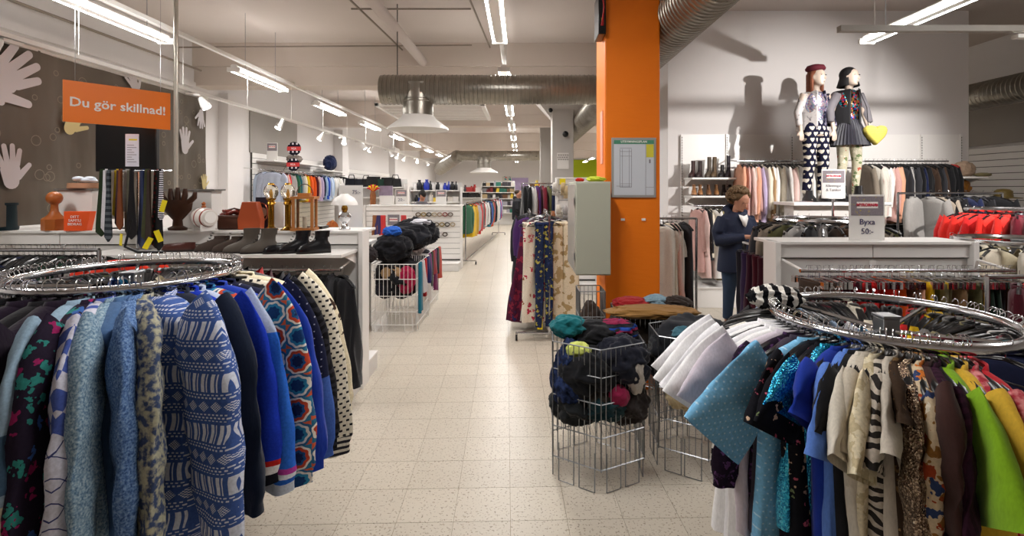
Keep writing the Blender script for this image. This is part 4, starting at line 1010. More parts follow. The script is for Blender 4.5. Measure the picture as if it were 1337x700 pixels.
# pole and orange sign
tag(MB().tube([(-3.22, 4.72, 1.385), (-3.22, 4.72, CZ)], .019, 14).build('steel_pole', plain('pole_paint', '#cfc9bd', .25, .5)), 'tall round pole from the left gondola to the ceiling', 'pole')
A, B = Vector((-3.715, 4.1, 0)), Vector((-3.26, 4.7, 0)); mid = (A+B)/2; an = math.atan2(B.y-A.y, B.x-A.x); wd = (B-A).length
t = thing('hanging_sign', 'orange sign reading Du gör skillnad hanging by the left pole', 'sign', (mid.x, mid.y, 2.47), an)
bx('sign_board', -wd/2, wd/2, -.006, .006, -.17, .17, plain('orange_sign', '#f07a12', .35, var=0), t)
text('Du gör skillnad!', .106, (0, -.008, -.005), (PI/2, 0, 0), M['whiteink'], t, bold=.0018)
for s in (-1, 1): MB().tube([(s*.3, 0, .17), (s*.3, 0, 2.1)], .002, 4).build('hanging_wire', M['chrome'], t)
# ---------------------------------------------------------------- hands banner
g = G('banner_vinyl', .38, 0, .4); x_, y_, z_ = g.co(True); f_ = g.noise(1.2, 3, True)
g.col(g.mx(f_, hx('#7b7266'), hx('#675f54'))); g.bump(g.noise(2.2, 2, True, stretch=(1, 1.6, .5)), .6, .05)
t = thing('hand_print_banner', 'large grey-brown banner with white hands hanging from the left track', 'banner', (RX-.05, 0, 0))
rs = []
for i in range(49):
    yy = 2.9+(7.24-2.9)*i/48; rs.append([(.012*math.sin(yy*7)+.01*math.sin(yy*17+z*3), yy, z) for z in (3.04, 2.6, 2.2, 1.8, 1.42)])
MB().rings(rs, 0, closed=False).build('banner_sheet', g.mat, t, True)
bx('top_batten', -.012, .02, 2.9, 7.26, 3.03, 3.06, M['spot'], t)
HM = plain('hand_print_white', '#e3e0e4', .5, var=0); HY = plain('hand_print_yellow', '#e8d79b', .5, var=0)
hpn = [0]
def hand_print(px, py, s, rot, m=HM, m2=None):
    yy = 4.46*660/(680-px); zz = 1.75-(py-247)*yy/660; X = .034
    b = MB(); ca_, sa_ = math.cos(rot), math.sin(rot)
    def P(u, v): return (X+hpn[0]*.0006, yy+(u*ca_-v*sa_)*s, zz+(u*sa_+v*ca_)*s)
    def cap(u0, v0, u1, v1, r0, r1):
        d = math.atan2(v1-v0, u1-u0); pts = []
        for i in range(9): a = d+PI/2+PI*i/8; pts.append(P(u0+r0*math.cos(a), v0+r0*math.sin(a)))
        for i in range(9): a = d-PI/2+PI*i/8; pts.append(P(u1+r1*math.cos(a), v1+r1*math.sin(a)))
        b.poly(pts); hpn[0] = (hpn[0]+1) % 8
    cap(0, -.35, 0, .12, .32, .4)
    for u0, v0, u1, v1 in ((-.3, .3, -.48, .85), (-.1, .4, -.17, 1.05), (.12, .4, .16, 1.05), (.3, .3, .46, .85)): cap(u0, v0, u1, v1, .12, .1)
    cap(.3, -.2, .8, .25, .14, .1)
    o = b.build('hand_print', m, t, False); 
for a in ((2, 104, .36, -.9), (-30, 105, .30, -.9), (16, 225, .22, .1), (97, 160, .2, -.5, HY), (178, 112, .16, .6), (243, 188, .2, 0), (264, 152, .15, PI), (268, 240, .12, 0, HY), (-60, 250, .3, .2)): hand_print(*a)
b = MB()
for i in range(95):
    yy = R.uniform(3.9, 7.15); zz = R.uniform(1.5, 2.95); r_ = R.choice([.028, .036, .05])
    for j in range(12):
        a, a2 = 2*PI*j/12, 2*PI*(j+1)/12
        b.quad(*[(.027, yy+q*math.cos(c), zz+q*math.sin(c)) for q, c in ((r_, a), (r_, a2), (r_-.007, a2), (r_-.007, a))])
o = b.build('printed_rings', plain('ring_print', '#9a9080', .6, var=0), t, False); o['kind'] = 'stuff'
# ---------------------------------------------------------------- wire baskets
def wire_panel(b, p0, p1, z0, z1, step, rad=.0025, hs=(), legs=True):
    p0, p1 = Vector(p0), Vector(p1); L = (p1-p0).length; d = (p1-p0)/L; n = max(2, int(L/step))
    def wire(a, c, r):
        b.tube([a, c], r, 4, caps=False)
    for i in range(n+1):
        q = p0+d*(L*i/n); wire((q.x, q.y, z0), (q.x, q.y, z1), rad*(1.6 if i in (0, n) else 1))
    for z in [z1]+list(hs): wire((p0.x, p0.y, z), (p1.x, p1.y, z), rad*1.6)
    if legs:
        for a in (.04, L-.14):
            q0 = p0+d*a; q1 = p0+d*(a+.1)
            b.tube([(q0.x, q0.y, z0+.1), (q0.x, q0.y, .004), (q1.x, q1.y, .004), (q1.x, q1.y, z0+.1)], rad*1.5, 4)
def hex_basket(cx, cy, r, h, label, a0=-93):
    t = thing('wire_bin', label, 'bin', (0, 0, 0)); V = [(cx+r*math.cos(math.radians(a0+60*k)), cy+r*math.sin(math.radians(a0+60*k)), 0) for k in range(6)]
    for k in range(6):
        b = MB(); wire_panel(b, V[k], V[(k+1) % 6], .13, h, .034, hs=(h*.83-.02, h*.62, h*.39, .14)); b.build('wire_panel', M['wire'], t)
    b = MB()
    for k in range(-8, 9):
        x = k*r/9; hw_ = math.sqrt(max(0, r*r-x*x))*.9; b.tube([(cx+x, cy-hw_, h*.40), (cx+x, cy+hw_, h*.40)], .002, 4)
    b.build('wire_floor', M['wire'], t)
    return V
hex_basket(.475, 3.20, .315, .83, 'hexagonal wire bin of dark scarves nearest the aisle')
hex_basket(1.13, 3.3, .30, .83, 'hexagonal wire bin behind the white t-shirts')
hex_basket(.98, 3.92, .30, .83, 'hexagonal wire bin in front of the orange pillar')
_cr = {}
def crumple(sx, sy_, sz_, m, seed, name='garment'):
    bm = bmesh.new(); bmesh.ops.create_icosphere(bm, subdivisions=5 if sx > .09 else 4, radius=1)
    off = Vector((seed*3.1, seed*1.7, seed))
    for v in bm.verts:
        p = v.co.copy(); q = p+.35*noise.noise_vector(p*1.6+off); n1 = 1-abs(noise.noise(q*1.4+off))*1.5; n2 = 1-abs(noise.noise(q*2.9+off*2))*2.2; n3 = 1-abs(noise.noise(q*6.0+off))*2
        q2 = Vector((q.x*.8+q.z*.5, q.y*2.6, q.z*.5)); n2 = 1-abs(noise.noise(q2*1.5+off*3))*2.0; k = .66+.24*n1+.10*n2+.05*n3; v.co = Vector((p.x*sx, p.y*sy_, p.z*sz_))*k
    me = bpy.data.meshes.new(name); bm.to_mesh(me); bm.free(); me.materials.append(m)
    me.polygons.foreach_set('use_smooth', [True]*len(me.polygons)); return me
def pile(items, grp, cat='garment'):
    for i, (x, y, z, sx, sy_, sz_, m, lb) in enumerate(items):
        o = link('crumpled_garment', crumple(sx, sy_, sz_, m, i+len(items)*7+x*3), None, (x, y, z), R.uniform(0, 6) if sx == sy_ else 0)
        tag(o, lb, cat, grp)
f = fabric
pile([(.31, 3.14, .60, .14, .2, .24, p_speckle('#141c33', '#27365e', 30), 'dark blue patterned garment against the left side of the aisle bin'),
      (.50, 3.10, .47, .22, .2, .13, f('#17343a', True), 'dark teal knitted scarf hanging low at the front of the aisle bin'),
      (.64, 3.12, .45, .15, .2, .14, f('#2c2523'), 'dark brown fleece at the bottom right of the aisle bin'),
      (.34, 3.1, .44, .17, .18, .12, f('#171a1c'), 'black jersey at the bottom left of the aisle bin'),
      (.42, 3.06, .64, .2, .16, .16, f('#15161a'), 'black garment at the front of the aisle bin'),
      (.61, 3.08, .70, .19, .17, .17, f('#1a1c28'), 'midnight blue garment at the front corner of the aisle bin'),
      (.35, 3.06, .77, .085, .06, .06, f('#c3cc6a'), 'lime yellow glove on the aisle bin'),
      (.68, 2.99, .66, .06, .06, .13, f('#bdb5ac'), 'grey-white scarf pressed against the wires of the aisle bin'),
      (.31, 3.24, .87, .13, .12, .08, f('#14646b'), 'teal cap on top of the aisle bin'),
      (.49, 3.25, .82, .2, .16, .1, f('#141417'), 'black scarf across the top of the aisle bin'),
      (.60, 3.24, .85, .16, .12, .07, p_stripes(['#7a1f3f', '#1c3f8a', '#1a1a22'], .05), 'red and blue striped scarf on the aisle bin'),
      (.5, 3.3, .6, .26, .24, .26, f('#191a1d'), 'black woollen garment in the middle of the aisle bin'),
      (.57, 2.96, .54, .07, .05, .07, f('#8e1f45'), 'crimson glove inside the aisle bin'),
      (.48, 2.98, .50, .1, .06, .09, f('#3a352f'), 'brown-grey sock bundle inside the aisle bin'),
      (.66, 3.3, .7, .16, .2, .16, f('#1d1c22'), 'black cardigan at the right side of the aisle bin')], 'clothes in the aisle wire bin')
pile([(1.13, 3.3, .66, .32, .32, .27, f('#1b1d23'), 'black heap filling the bin behind the white t-shirts'), (1.0, 3.12, .48, .12, .1, .1, f('#c8b58f'), 'beige garment low in the bin behind the white t-shirts'),
      (1.05, 3.2, .82, .12, .1, .07, f('#3d6573'), 'blue-grey scarf on the bin behind the white t-shirts'), (1.25, 3.3, .84, .12, .1, .06, f('#2b2422'), 'dark brown garment on the bin behind the white t-shirts'),
      (1.1, 3.25, .48, .2, .18, .12, f('#15161c'), 'black garment low in the bin behind the white t-shirts')], 'clothes in the second wire bin')
pile([(.97, 3.9, .68, .3, .3, .18, f('#2e2620'), 'dark heap filling the bin by the orange pillar'), (.86, 3.95, .86, .16, .12, .05, f('#9c1f24'), 'dark red garment on top of the bin by the pillar'),
      (1.06, 3.95, .87, .12, .1, .06, f('#7e9aa8'), 'pale blue-grey garment on top of the bin by the pillar'), (1.2, 3.9, .86, .13, .1, .07, f('#352c27'), 'dark grey-brown garment at the right of the pillar bin'),
      (.95, 3.68, .86, .36, .16, .045, f('#8a6535'), 'long tan coat laid across the bins by the pillar')], 'clothes in the bin by the pillar')
pile([(1.13, 2.24, 1.27, .13, .09, .06, p_stripes(['#101014', '#dedad2'], .05, 'x', .06), 'black and white striped blouse thrown over the left end of the right round rack')], None, 'blouse')
# small tower basket left of pillar
t = thing('wire_tower', 'tall narrow wire basket beside the grey cabinet', 'basket', (0, 0, 0)); V = [(.46, 3.95, 0), (.66, 3.95, 0), (.66, 4.2, 0), (.46, 4.2, 0)]
for k in range(4):
    b = MB(); wire_panel(b, V[k], V[(k+1) % 4], .1, .95, .03, hs=(.75, .55, .35, .12)); b.build('wire_panel', M['wire'], t)
pile([(.56, 4.07, .72, .09, .11, .14, f('#3d3029'), 'dark brown fur hat in the wire tower'), (.56, 4.07, .4, .09, .11, .18, f('#cfcac2'), 'off-white linen in the wire tower')], 'items in the wire tower')
# left long white wire bins
def rect_bin(x0, x1, y0, y1, h, label, m='whitewire'):
    t = thing('wire_bin', label, 'bin', (0, 0, 0)); V = [(x0, y0, 0), (x1, y0, 0), (x1, y1, 0), (x0, y1, 0)]
    for k in range(4):
        b = MB(); wire_panel(b, V[k], V[(k+1) % 4], .08, h, .05, .003, hs=(h*.78, h*.53, h*.3, .09)); b.build('wire_panel', M[m], t)
    return t
rect_bin(-1.83, -1.28, 6.18, 7.05, .83, 'white wire bin of dark clothes beside the aisle, nearer one')
rect_bin(-1.9, -1.32, 7.15, 8.1, .83, 'white wire bin beside the aisle, second one')
items = [(-1.57, 6.55, .62, .33, .42, .28, f('#17171b'), 'black heap filling the nearer white wire bin'), (-1.42, 6.28, .62, .13, .1, .18, f('#a01c42'), 'crimson garment at the front of the nearer white bin'), (-1.6, 6.26, .7, .14, .08, .1, f('#a98a64'), 'tan knitted garment at the front of the nearer white bin'),
    (-1.7, 6.3, .5, .12, .08, .12, f('#22202a'), 'dark grey garment low in the nearer white bin'),
    (-1.62, 6.4, 1.0, .27, .22, .2, f('#15151a'), 'black garment on the heap of the nearer white bin'), (-1.5, 6.7, 1.12, .32, .26, .2, f('#1b1c22'), 'large black garment on top of the heap'),
    (-1.62, 6.36, 1.22, .13, .1, .07, f('#2a63c4'), 'bright blue garment on the black heap'), (-1.42, 6.9, 1.0, .14, .14, .16, f('#d8d4d6'), 'white hooded garment right of the black heap'), (-1.55, 7.5, 1.1, .36, .35, .25, f('#131318'), 'black garment heap on the second white bin'),
    (-1.5, 7.4, 1.26, .2, .15, .06, f('#dcdce4'), 'white and blue cap on top of the second heap'), (-1.6, 7.6, .7, .26, .4, .2, f('#2b2730'), 'dark heap filling the second white bin'), (-1.85, 6.2, .95, .1, .1, .1, f('#332e30'), 'black woollen garment left of the heap'),
    (-2.15, 6.6, 1.1, .16, .14, .08, f('#5c4638'), 'brown garment beyond the end of the left gondola'), (-2.05, 6.2, .98, .09, .09, .08, f('#d3261c'), 'red cap beside the heap'), (-2.2, 6.3, .8, .2, .2, .16, f('#1b1a1e'), 'black garment behind the end of the left gondola')]
pile(items, 'clothes in the white wire bins')
sc_cols = ['#1f6f86', '#c9c3c4', '#b1262a', '#2d2a60', '#d9d2cc', '#71316b', '#2f3a2c', '#9c2f38', '#7b2e5b', '#1f2a2d', '#c2564a']
for i, c in enumerate(sc_cols):
    me = gmesh('scarf', f(c), [.62, .4, .5, .34][i % 4], .06, 0, w_hem=.07, neck=.05, drop=.01, nz=.0, t=.02, seed=i, hi=False, trim=False)
    put_garment('scarf', me, (-1.262 if i < 4 else -1.30, 6.35+i*.17, .835), PI/2, f'scarf hanging over the aisle side of the white bins, {ORD[i]} from the near corner', 'scarf', 'scarves on the white bins')
# blue folded cloth table behind lamp
t = tag(bx('display_table', -2.6, -1.9, 6.1, 6.7, 1.05, 1.09, M['white']), 'white display ledge behind the paraffin lamp', 'ledge')
bx('table_support', -2.55, -1.95, 6.2, 6.6, 0, 1.05, M['white2'], t)
pile([(-2.1, 6.3, 1.17, .2, .14, .07, p_stripes(['#8fb0d8', '#4f7fb8', '#a9c4e4'], .03), 'light blue printed cloth on the white ledge'), (-2.35, 6.3, 1.25, .08, .08, .12, p_floral('#a35a2c', ['#a35a2c', '#2a2f55', '#3a7a4a', '#d8c8a8'], 30, .3), 'multicoloured scarf bundle behind the paraffin lamp'),], 'goods on the white ledge')
# ------------------------------------------------------------------ signs
M['signgrey'] = p_floral('#8a8288', ['#8a8288', '#a79a6a', '#8a8288', '#b5a24c'], 45, .3)
def shop_sign(x, y, z, w_, h, lines, label, rz=0, sz=.06, name='price_sign', post=None, size2=None):
    t = thing(name, label, 'sign', (x, y, z), rz)
    bx('sign_board', -w_/2, w_/2, -.006, .006, 0, h, M['white'], t, bev=.003)
    bx('sign_header', -w_/2+.012, w_/2-.012, -.008, -.006, h*.54, h-.014, M['signgrey'], t)
    bx('logo_plate', -w_*.3, w_*.3, -.0095, -.008, h*.7, h*.84, M['whiteink'], t)
    text('MYRORNA', w_*.115, (-w_*.03, -.011, h*.77), (PI/2, 0, 0), M['redink'], t, bold=.001, name='logo')
    MB().tube([(w_*.255, -.0095, h*.77), (w_*.255, -.012, h*.77)], w_*.04, 12).build('logo_dot', M['redink'], t)
    for i, s in enumerate(lines): text(s, sz, (0, -.008, h*.54-(i+.7)*sz*1.15), (PI/2, 0, 0), M['ink'] if sz > .05 else M['inkgrey'], t)
    bx('foot', -w_*.3, w_*.3, -.05, .05, -.004, .004, M['white'], t)
    if post: MB().tube([(0, .01, 0), (0, .01, -post)], .012, 8).build('sign_post', M['chrome'], t)
    return t
# ------------------------------------------------------------------ notice + cabinet + pillar things
t = thing('evacuation_plan', 'framed evacuation plan on the orange pillar', 'plan', (at(827, 4.4), 4.4, 1.75))
y0 = -.0
w2 = 29*4.4/660
zt, zb = (247-180)*4.4/660, -(258-247)*4.4/660
bx('frame', -w2, w2, -.016, 0, zb, zt, plain('grey_frame', '#a9a7a2', .4, .3), t, bev=.003)
bx('sheet', -w2+.02, w2-.02, -.018, -.016, zb+.022, zt-.022, plain('plan_paper', '#c9cdd4', .3, var=0), t)
bx('header_band', -w2+.02, w2-.02, -.020, -.018, zt-.055, zt-.022, plain('plan_green', '#4c8c70', .4, var=0), t)
text('UTRYMNINGSPLAN', .026, (-.0, -.021, zt-.036), (PI/2, 0, 0), M['whiteink'], t, bold=.0005)
bx('yellow_box', w2-.085, w2-.022, -.020, -.018, zt-.17, zt-.058, plain('plan_yellow', '#d3c844', .4, var=0), t)
b = MB()
def ln(x0, z0, x1, z1, r=.0012): b.box(min(x0, x1)-r, max(x0, x1)+r, -.0195, -.018, min(z0, z1)-r, max(z0, z1)+r)
for x in (-.12, -.1, -.02, -.04): ln(x, zb+.09, x, zt-.1)
for z in (zt-.09, zt-.12, zt-.16, zb+.12, zb+.09): ln(-.12, z, -.02, z)
ln(-.15, zb+.1, -.02, zb+.1); ln(w2-.09, zb+.022, w2-.09, zt-.055); ln(w2-.09, zb+.09, w2-.022, zb+.09); ln(w2-.06, zt-.22, w2-.05, zt-.19)
b.build('plan_drawing', M['inkgrey'], t)
for i, px in enumerate((813, 840)):
    tag(bx('wall_hook', at(px, 4.4)-.016, at(px, 4.4)+.016, 4.385, 4.4, 1.75-(286.5-247)*4.4/660-.01, 1.75-(286.5-247)*4.4/660+.01, M['spot']), 'small white hook on the orange pillar, '+('left one' if i == 0 else 'right one'), 'hook')
t = thing('junction_box', 'black transformer box with red cables high on the orange pillar', 'box', (.70, 4.45, 3.1))
bx('housing', -.035, .03, -.12, .12, -.02, .33, M['black'], t, bev=.005)
for k, c in enumerate(('#b01a22', '#b01a22', '#22201f')):
    MB().tube([(.0+k*.012-.01, -.125, .05), (.01, -.14+.01*k, .2), (-.01+.01*k, -.13, .4), (.01, -.12, .9+k*.05), (0, -.1, 1.5)], .006, 6).build('cable', plain('cable_paint', c, .4, var=0), t)
bx('status_light', -.01, .005, -.123, -.12, .08, .12, plain('green_led', '#a8c828', .4, var=0), t)
tag(bx('red_notice', .726, .732, 4.5, 4.62, 1.98, 2.45, plain('pink_paper', '#e3a08c', .6, var=0)), 'narrow pinkish notice on the left side of the orange pillar', 'notice')
g = plain('cabinet_paint', '#a9aa9a', .42, var=.02)
t = thing('electric_cabinet', 'tall grey-green metal cabinet mounted on the left of the orange pillar', 'cabinet', (0, 0, 0))
bx('cabinet_body', .447, .73, 4.1, 4.73, 1.05, 1.812, g, t, bev=.006)
bx('front_panel', .452, .725, 4.092, 4.1, 1.06, 1.80, g, t, bev=.002)
bx('side_door', .437, .447, 4.14, 4.70, 1.08, 1.79, plain('glossy_door', '#c3beb4', .15), t, bev=.003)
for z in (1.2, 1.65): bx('hinge', .433, .439, 4.125, 4.14, z-.03, z+.03, M['steel'], t)
tag(link('red_flower', crumple(.04, .03, .02, f('#c62a1a'), 5), None, (.50, 4.3, 1.828)), 'small red fabric flower on top of the grey cabinet', 'flower')
tag(link('yellow_cloth', crumple(.09, .06, .028, f('#c3d03a'), 6), None, (.64, 4.3, 1.834)), 'lime yellow cloth on top of the grey cabinet', 'cloth')
# pillar 2 sign + camera
t = thing('notice', 'small notice with dotted header on the second pillar', 'notice', (.94, 11.29, 2.2))
bx('paper', -.13, .13, -.01, 0, 0, .36, M['white'], t); bx('header', -.12, .12, -.014, -.01, .2, .34, p_dots('#cfcac6', '#55504f', .05, .05, .02, .02), t)
t = thing('security_camera', 'dark dome security camera on the second pillar', 'camera', (.99, 11.2, 2.97)); MB().ball((0, 0, 0), .07, n=14).build('dome', M['black'], t); bx('mount', -.03, .03, 0, .1, -.02, .03, M['spot'], t)
tag(MB().ball((.66, 11.2, 3.5), .05, n=12).build('sensor', M['black']), 'small black sensor at the top left of the second pillar', 'sensor')
# ------------------------------------------------------------------ mid aisle: skirts rack
straight_rack(5.84, 7.2, .33, 1.44, 'rack on wheels with long patterned skirts and trousers by the aisle', 'y', d=.78)
t_ = p_floral('#ddd5c4', ['#ddd5c4', '#b2334a', '#ddd5c4', '#c96a70', '#ddd5c4', '#8a5a3a'], 15, .42)
cr = pattern(lambda g, x, z: g.mx(g.gt(g.noise(12, 2), .54), hx('#d3c7ad'), hx('#a58f66')))
def big(kind, m, x, y, z, rz, label, cat, **k):
    me = trousers_mesh(kind, m, hi=True, **k) if kind == 'trousers' else gmesh(kind, m, **k)
    put_garment(kind, me, (x, y, z), rz, label, cat, 'clothes on the skirt rack'); put_hanger((x, y, z), rz, 'black hanger on the wheeled skirt rack', 'hangers on the wheeled skirt rack')
big('trousers', t_, .17, 5.88, 1.455, .35, 'cream wide trousers with red flowers at the front of the skirt rack', 'trousers', L=1.15, w=.15, flare=.2, seed=2)
big('trousers', p_floral('#1e2a4a', ['#1e2a4a', '#a9a04a', '#2a3c63', '#6f7a4a'], 24, .4), .27, 5.84, 1.455, .3, 'navy and yellow flowered trousers beside the red-flowered cream pair', 'trousers', L=1.2, w=.11, seed=3)
big('trousers', cr, .50, 5.95, 1.455, -.15, 'cream trousers with pale brown motifs on the skirt rack', 'trousers', L=1.12, w=.17, flare=.3, seed=4)
big('skirt', f('#cfc8bc'), .36, 6.15, 1.455, .0, 'long off-white skirt behind the patterned trousers', 'skirt', L=1.2, hw=.2, sleeve=0, w_hem=.36, neck=.19, drop=.01, nz=-.1, t=.05, seed=5, fold=.03)
big('skirt', p_floral('#4a1830', ['#4a1830', '#7c2338', '#2e2a55', '#5a1c2e'], 11, .45), .22, 6.35, 1.455, .15, 'long maroon and purple patterned skirt at the aisle side', 'skirt', L=1.25, hw=.2, sleeve=0, w_hem=.42, neck=.19, drop=.01, nz=-.1, t=.06, seed=6, fold=.03)
for i, c in enumerate(['#241b35', '#1e1b24', '#5a2030', '#2d2f3a', '#7a6a58', '#17161a']):
    me = gmesh('skirt', f(c), 1.1, .2, 0, w_hem=.3, neck=.18, drop=.01, nz=-.1, t=.04, seed=i, hi=False)
    put_garment('skirt', me, (.33, 6.5+i*.11, 1.455), R.uniform(-.15, .15), f'long dark skirt further back on the skirt rack, {ORD[i]} behind the maroon one', 'skirt', 'clothes on the skirt rack'); put_hanger((.33, 6.5+i*.11, 1.455), 0, 'black hanger on the wheeled skirt rack', 'hangers on the wheeled skirt rack')
o = bx('price_tag', -.03, .03, -.002, .002, -.06, .06, YT); o.location = (.22, 5.8, .2); tag(o, 'yellow tag hanging low on the skirt rack', 'tag')
# coats beyond
straight_rack(.02, .66, 9.6, 1.86, 'high rack of dark coats beside the second pillar')
rail_of((.05, 9.6, 1.875), (.63, 9.6, 1.875), 8, ['black', 'black', 'light grey', 'purple', 'burgundy', 'maroon', 'olive', 'navy'], ['jacket', 'coat', 'coat', 'coat', 'jacket', 'jacket', 'blouse', 'jacket'], 'the high rack by the second pillar', 'the aisle end', seed=3, sc=1.05)
straight_rack(7.7, 9.0, .14, 1.37, 'low rack of purple and black coats beside the standing man', 'y')
rail_of((.14, 7.75, 1.385), (.14, 8.9, 1.385), 7, ['purple', 'charcoal', 'black', 'black', 'navy', 'black', 'burgundy'], ['jacket', 'coat', 'coat', 'coat', 'jacket', 'coat', 'coat'], 'the low coat rack by the aisle', 'the near end', seed=4)
# glove gondola end
gd = gondola(.62, 1.3, 8.7, 1.95, 'white slatwall end unit with gloves by the second pillar', .3, slats=12, ends=True, dcap=.1)
for i, (px, py, c) in enumerate(((724, 246, '#cfc9c0'), (735, 246, '#b9a27c'), (739, 250, '#c9b48c'), (729, 275, '#cfc6b8'), (738, 276, '#a9a3a0'), (722, 283, '#8c5a3c'), (744, 280, '#2a1c2a'))):
    X, Y, Z = at(px, 8.62, py); m = MB(); m.tube([(0, 0, .1), (0, 0, .02), (0, 0, -.06)], [.03, .045, .04], 8, flat=.4)
    for k in range(4): m.tube([(-.03+.02*k, 0, -.05), (-.035+.023*k, 0, -.12)], .011, 5)
    m.tube([(.04, 0, 0), (.07, 0, -.05)], .012, 5)
    tag(m.build('glove', f(c), None, True, (X, Y-.03, Z)), f'{["light grey","tan","beige","cream","pale grey","brown","dark purple"][i]} glove hanging on the white slatwall unit', 'glove', 'gloves on the slatwall unit')
tag(bx('yellow_label', .66, .76, 8.6, 8.61, 1.83, 1.93, YT), 'yellow label at the top of the glove display', 'label')
# ------------------------------------------------------------------ left middle: slatwall gondola with accessories
gondola(-3.45, -1.32, 11.2, 1.394, 'white slatwall gondola with bracelets and sunglasses beside the aisle', .45, slats=9, seams=(-2.4,), dcap=.5)
b_cols = ['#6b5d4a', '#94804f', '#3a3530', '#b3a58c', '#a08c7c', '#8c4a45', '#7a6a62', '#9a8a80', '#c3bfc0', '#584c44']
for i in range(20):
    row = i // 7; X, Y, Z = at(546+(i % 7)*7+3*(row % 2), 11.14, 280+row*13)
    m = MB().tube([(.05*math.cos(2*PI*j/12), .0, .04*math.sin(2*PI*j/12)) for j in range(12)], .014, 5, closed=True)
    m.tube([(0, .05, .045), (0, -.02, .045)], .004, 4)
    tag(m.build('bracelet', plain('bead_paint', b_cols[i % 10], .3, .3), None, True, (X, Y, Z)), f'bracelet on the white slatwall gondola, {ORD[i % 7]} in the {["upper", "middle", "lower"][row]} row', 'bracelet', 'bracelets on the slatwall gondola')
tag(link('red_headband', crumple(.13, .04, .06, f('#c8282c'), 3), None, at(547, 11.1, 291)), 'red headband on the white slatwall gondola', 'headband')
for i, (px, c) in enumerate(((490, '#8c5a3a'), (500, '#c33b3b'), (527, '#c44444'), (494, '#3b3560'))):
    me = gmesh('scarf', f(c), .42, .06, 0, w_hem=.08, neck=.05, drop=.01, nz=0, t=.02, seed=i, hi=False, trim=False); put_garment('scarf', me, at(px, 10.95, 281), 0, f'{["brown","red and cream","coral","dark blue"][i]} scarf on the front of the slatwall gondola', 'scarf', 'scarves on the slatwall gondola')
shop_sign(*at(514, 7.6, 312), .2, .38, [''], 'small sign with patterned header standing on the black heap', sz=.03)
shop_sign(*at(524, 11.35, 267), .26, .34, ['20:-'], 'white sign reading 20 on the slatwall gondola', sz=.1)
shop_sign(*at(576, 11.35, 267), .24, .33, [''], 'white sign with patterned header at the end of the slatwall gondola', sz=.03)
t = thing('box', 'white cardboard box with city picture on the slatwall gondola', 'box', at(504, 11.4, 267)); bx('carton', -.15, .15, 0, .15, 0, .2, M['white'], t); bx('picture', -.15, .15, -.003, 0, .2, .42, plain('purple_photo', '#a390a8', .6, var=.3, sc=9), t); bx('carton_back', -.15, .15, 0, .02, .2, .42, M['white'], t)
t = thing('headdress', 'red and yellow feathered headdress on a brown wooden figure', 'ornament', at(487, 11.3, 267))
MB().tube([(0, 0, 0), (0, 0, .2), (0, 0, .3)], [.06, .07, .05], 10).build('figure', plain('figure_brown', '#8a5228', .6), t)
for i in range(7):
    a = -1.1+i*.37; MB().tube([(0, .02, .3), (.1*math.sin(a), .02, .32+.1*math.cos(a)), (.16*math.sin(a), .02, .3+.15*math.cos(a))], [.02, .03, .012], 6).build('feather', plain('feather_dye', ['#c62a1e', '#e6c41d'][i % 2], .7), t)
tag(bx('white_sign', *sorted((at(440, 6.4), at(470, 6.4))), 6.5, 6.52, 1.09, 1.80, M['white']), 'blank white sign behind the paraffin lamp', 'sign')
text('75:-', .07, (at(462, 6.4), 6.495, 1.71), (PI/2, 0, 0), M['ink'], bpy.data.objects['white_sign'])
# red-yellow rail
lr_ = straight_rack(0, 7.6, 0, 1.44, 'long rack of red and yellow jackets along the aisle', 'y', d=.5); lr_.location = (-1.28, 11.72, 0); lr_.rotation_euler = (0, 0, -math.atan2(.43, 7.55))
rail_of((-1.28, 11.75, 1.455), (-.85, 19.3, 1.455), 34, ['green', 'yellow', 'mustard', 'orange', 'orange', 'light grey', 'red', 'bright red', 'grey', 'maroon', 'bright red', 'white', 'burgundy', 'bright red', 'white', 'navy', 'turquoise', 'blue', 'teal', 'orange', 'green', 'black']+['red', 'black', 'white', 'blue']*3, ['jacket', 'shirt', 'jacket']*12, 'the long aisle rack', 'the near end', seed=12, jit=.12, sc=1.08, base_rot=1.0)
# left wall racks
bar(11.5, 17.1, -5.95, -6.34, 2.2, 'chrome wall rail of shirts on the left slatwall', axis='y')
rail_of((-5.95, 11.7, 2.215), (-5.95, 17.0, 2.215), 30, ['pale blue', 'light grey', 'charcoal', 'grey', 'dusty pink', 'red', 'light grey', 'green', 'teal', 'light grey', 'cream', 'yellow', 'orange', 'orange', 'burgundy', 'pale pink', 'lilac', 'navy', 'light blue', 'blue', 'pale blue', 'light blue', 'white', 'white', 'off-white', 'white', 'black', 'charcoal', 'black', 'black'], ['shirt']*30, 'the left wall rail', 'the near end', seed=14, jit=.12)
me = gmesh('shirt', f('#aab0c0'), .85, .24, .62, .075, .16, seed=2, hi=True); put_garment('shirt', me, (-5.7, 11.6, 2.215), .1, 'pale grey-blue shirt facing forward at the near end of the wall rail', 'shirt'); put_hanger((-5.7, 11.6, 2.215), .1, 'black hanger on the left wall rail', 'hangers on the left wall rail')
bar(18.1, 22.5, -5.95, -6.34, 2.1, 'chrome wall rail of dark suits further down the left wall', axis='y')
rail_of((-5.95, 18.3, 2.115), (-5.95, 22.4, 2.115), 20, ['black', 'charcoal', 'black', 'navy'], ['jacket'], 'the far left wall rail', 'the near end', seed=15, sc=1.2)
t = thing('bracket_shelf', 'white shelf with hats above the wall shirts', 'shelf', (0, 0, 0)); bx('shelf_board', -6.34, -5.9, 12.1, 15.2, 2.42, 2.45, M['white'], t)
t = thing('bracket_shelf', 'grey shelf with navy cap above the dark suits', 'shelf', (0, 0, 0)); bx('shelf_board', -6.34, -5.9, 15.4, 17.1, 2.3, 2.33, M['white'], t)
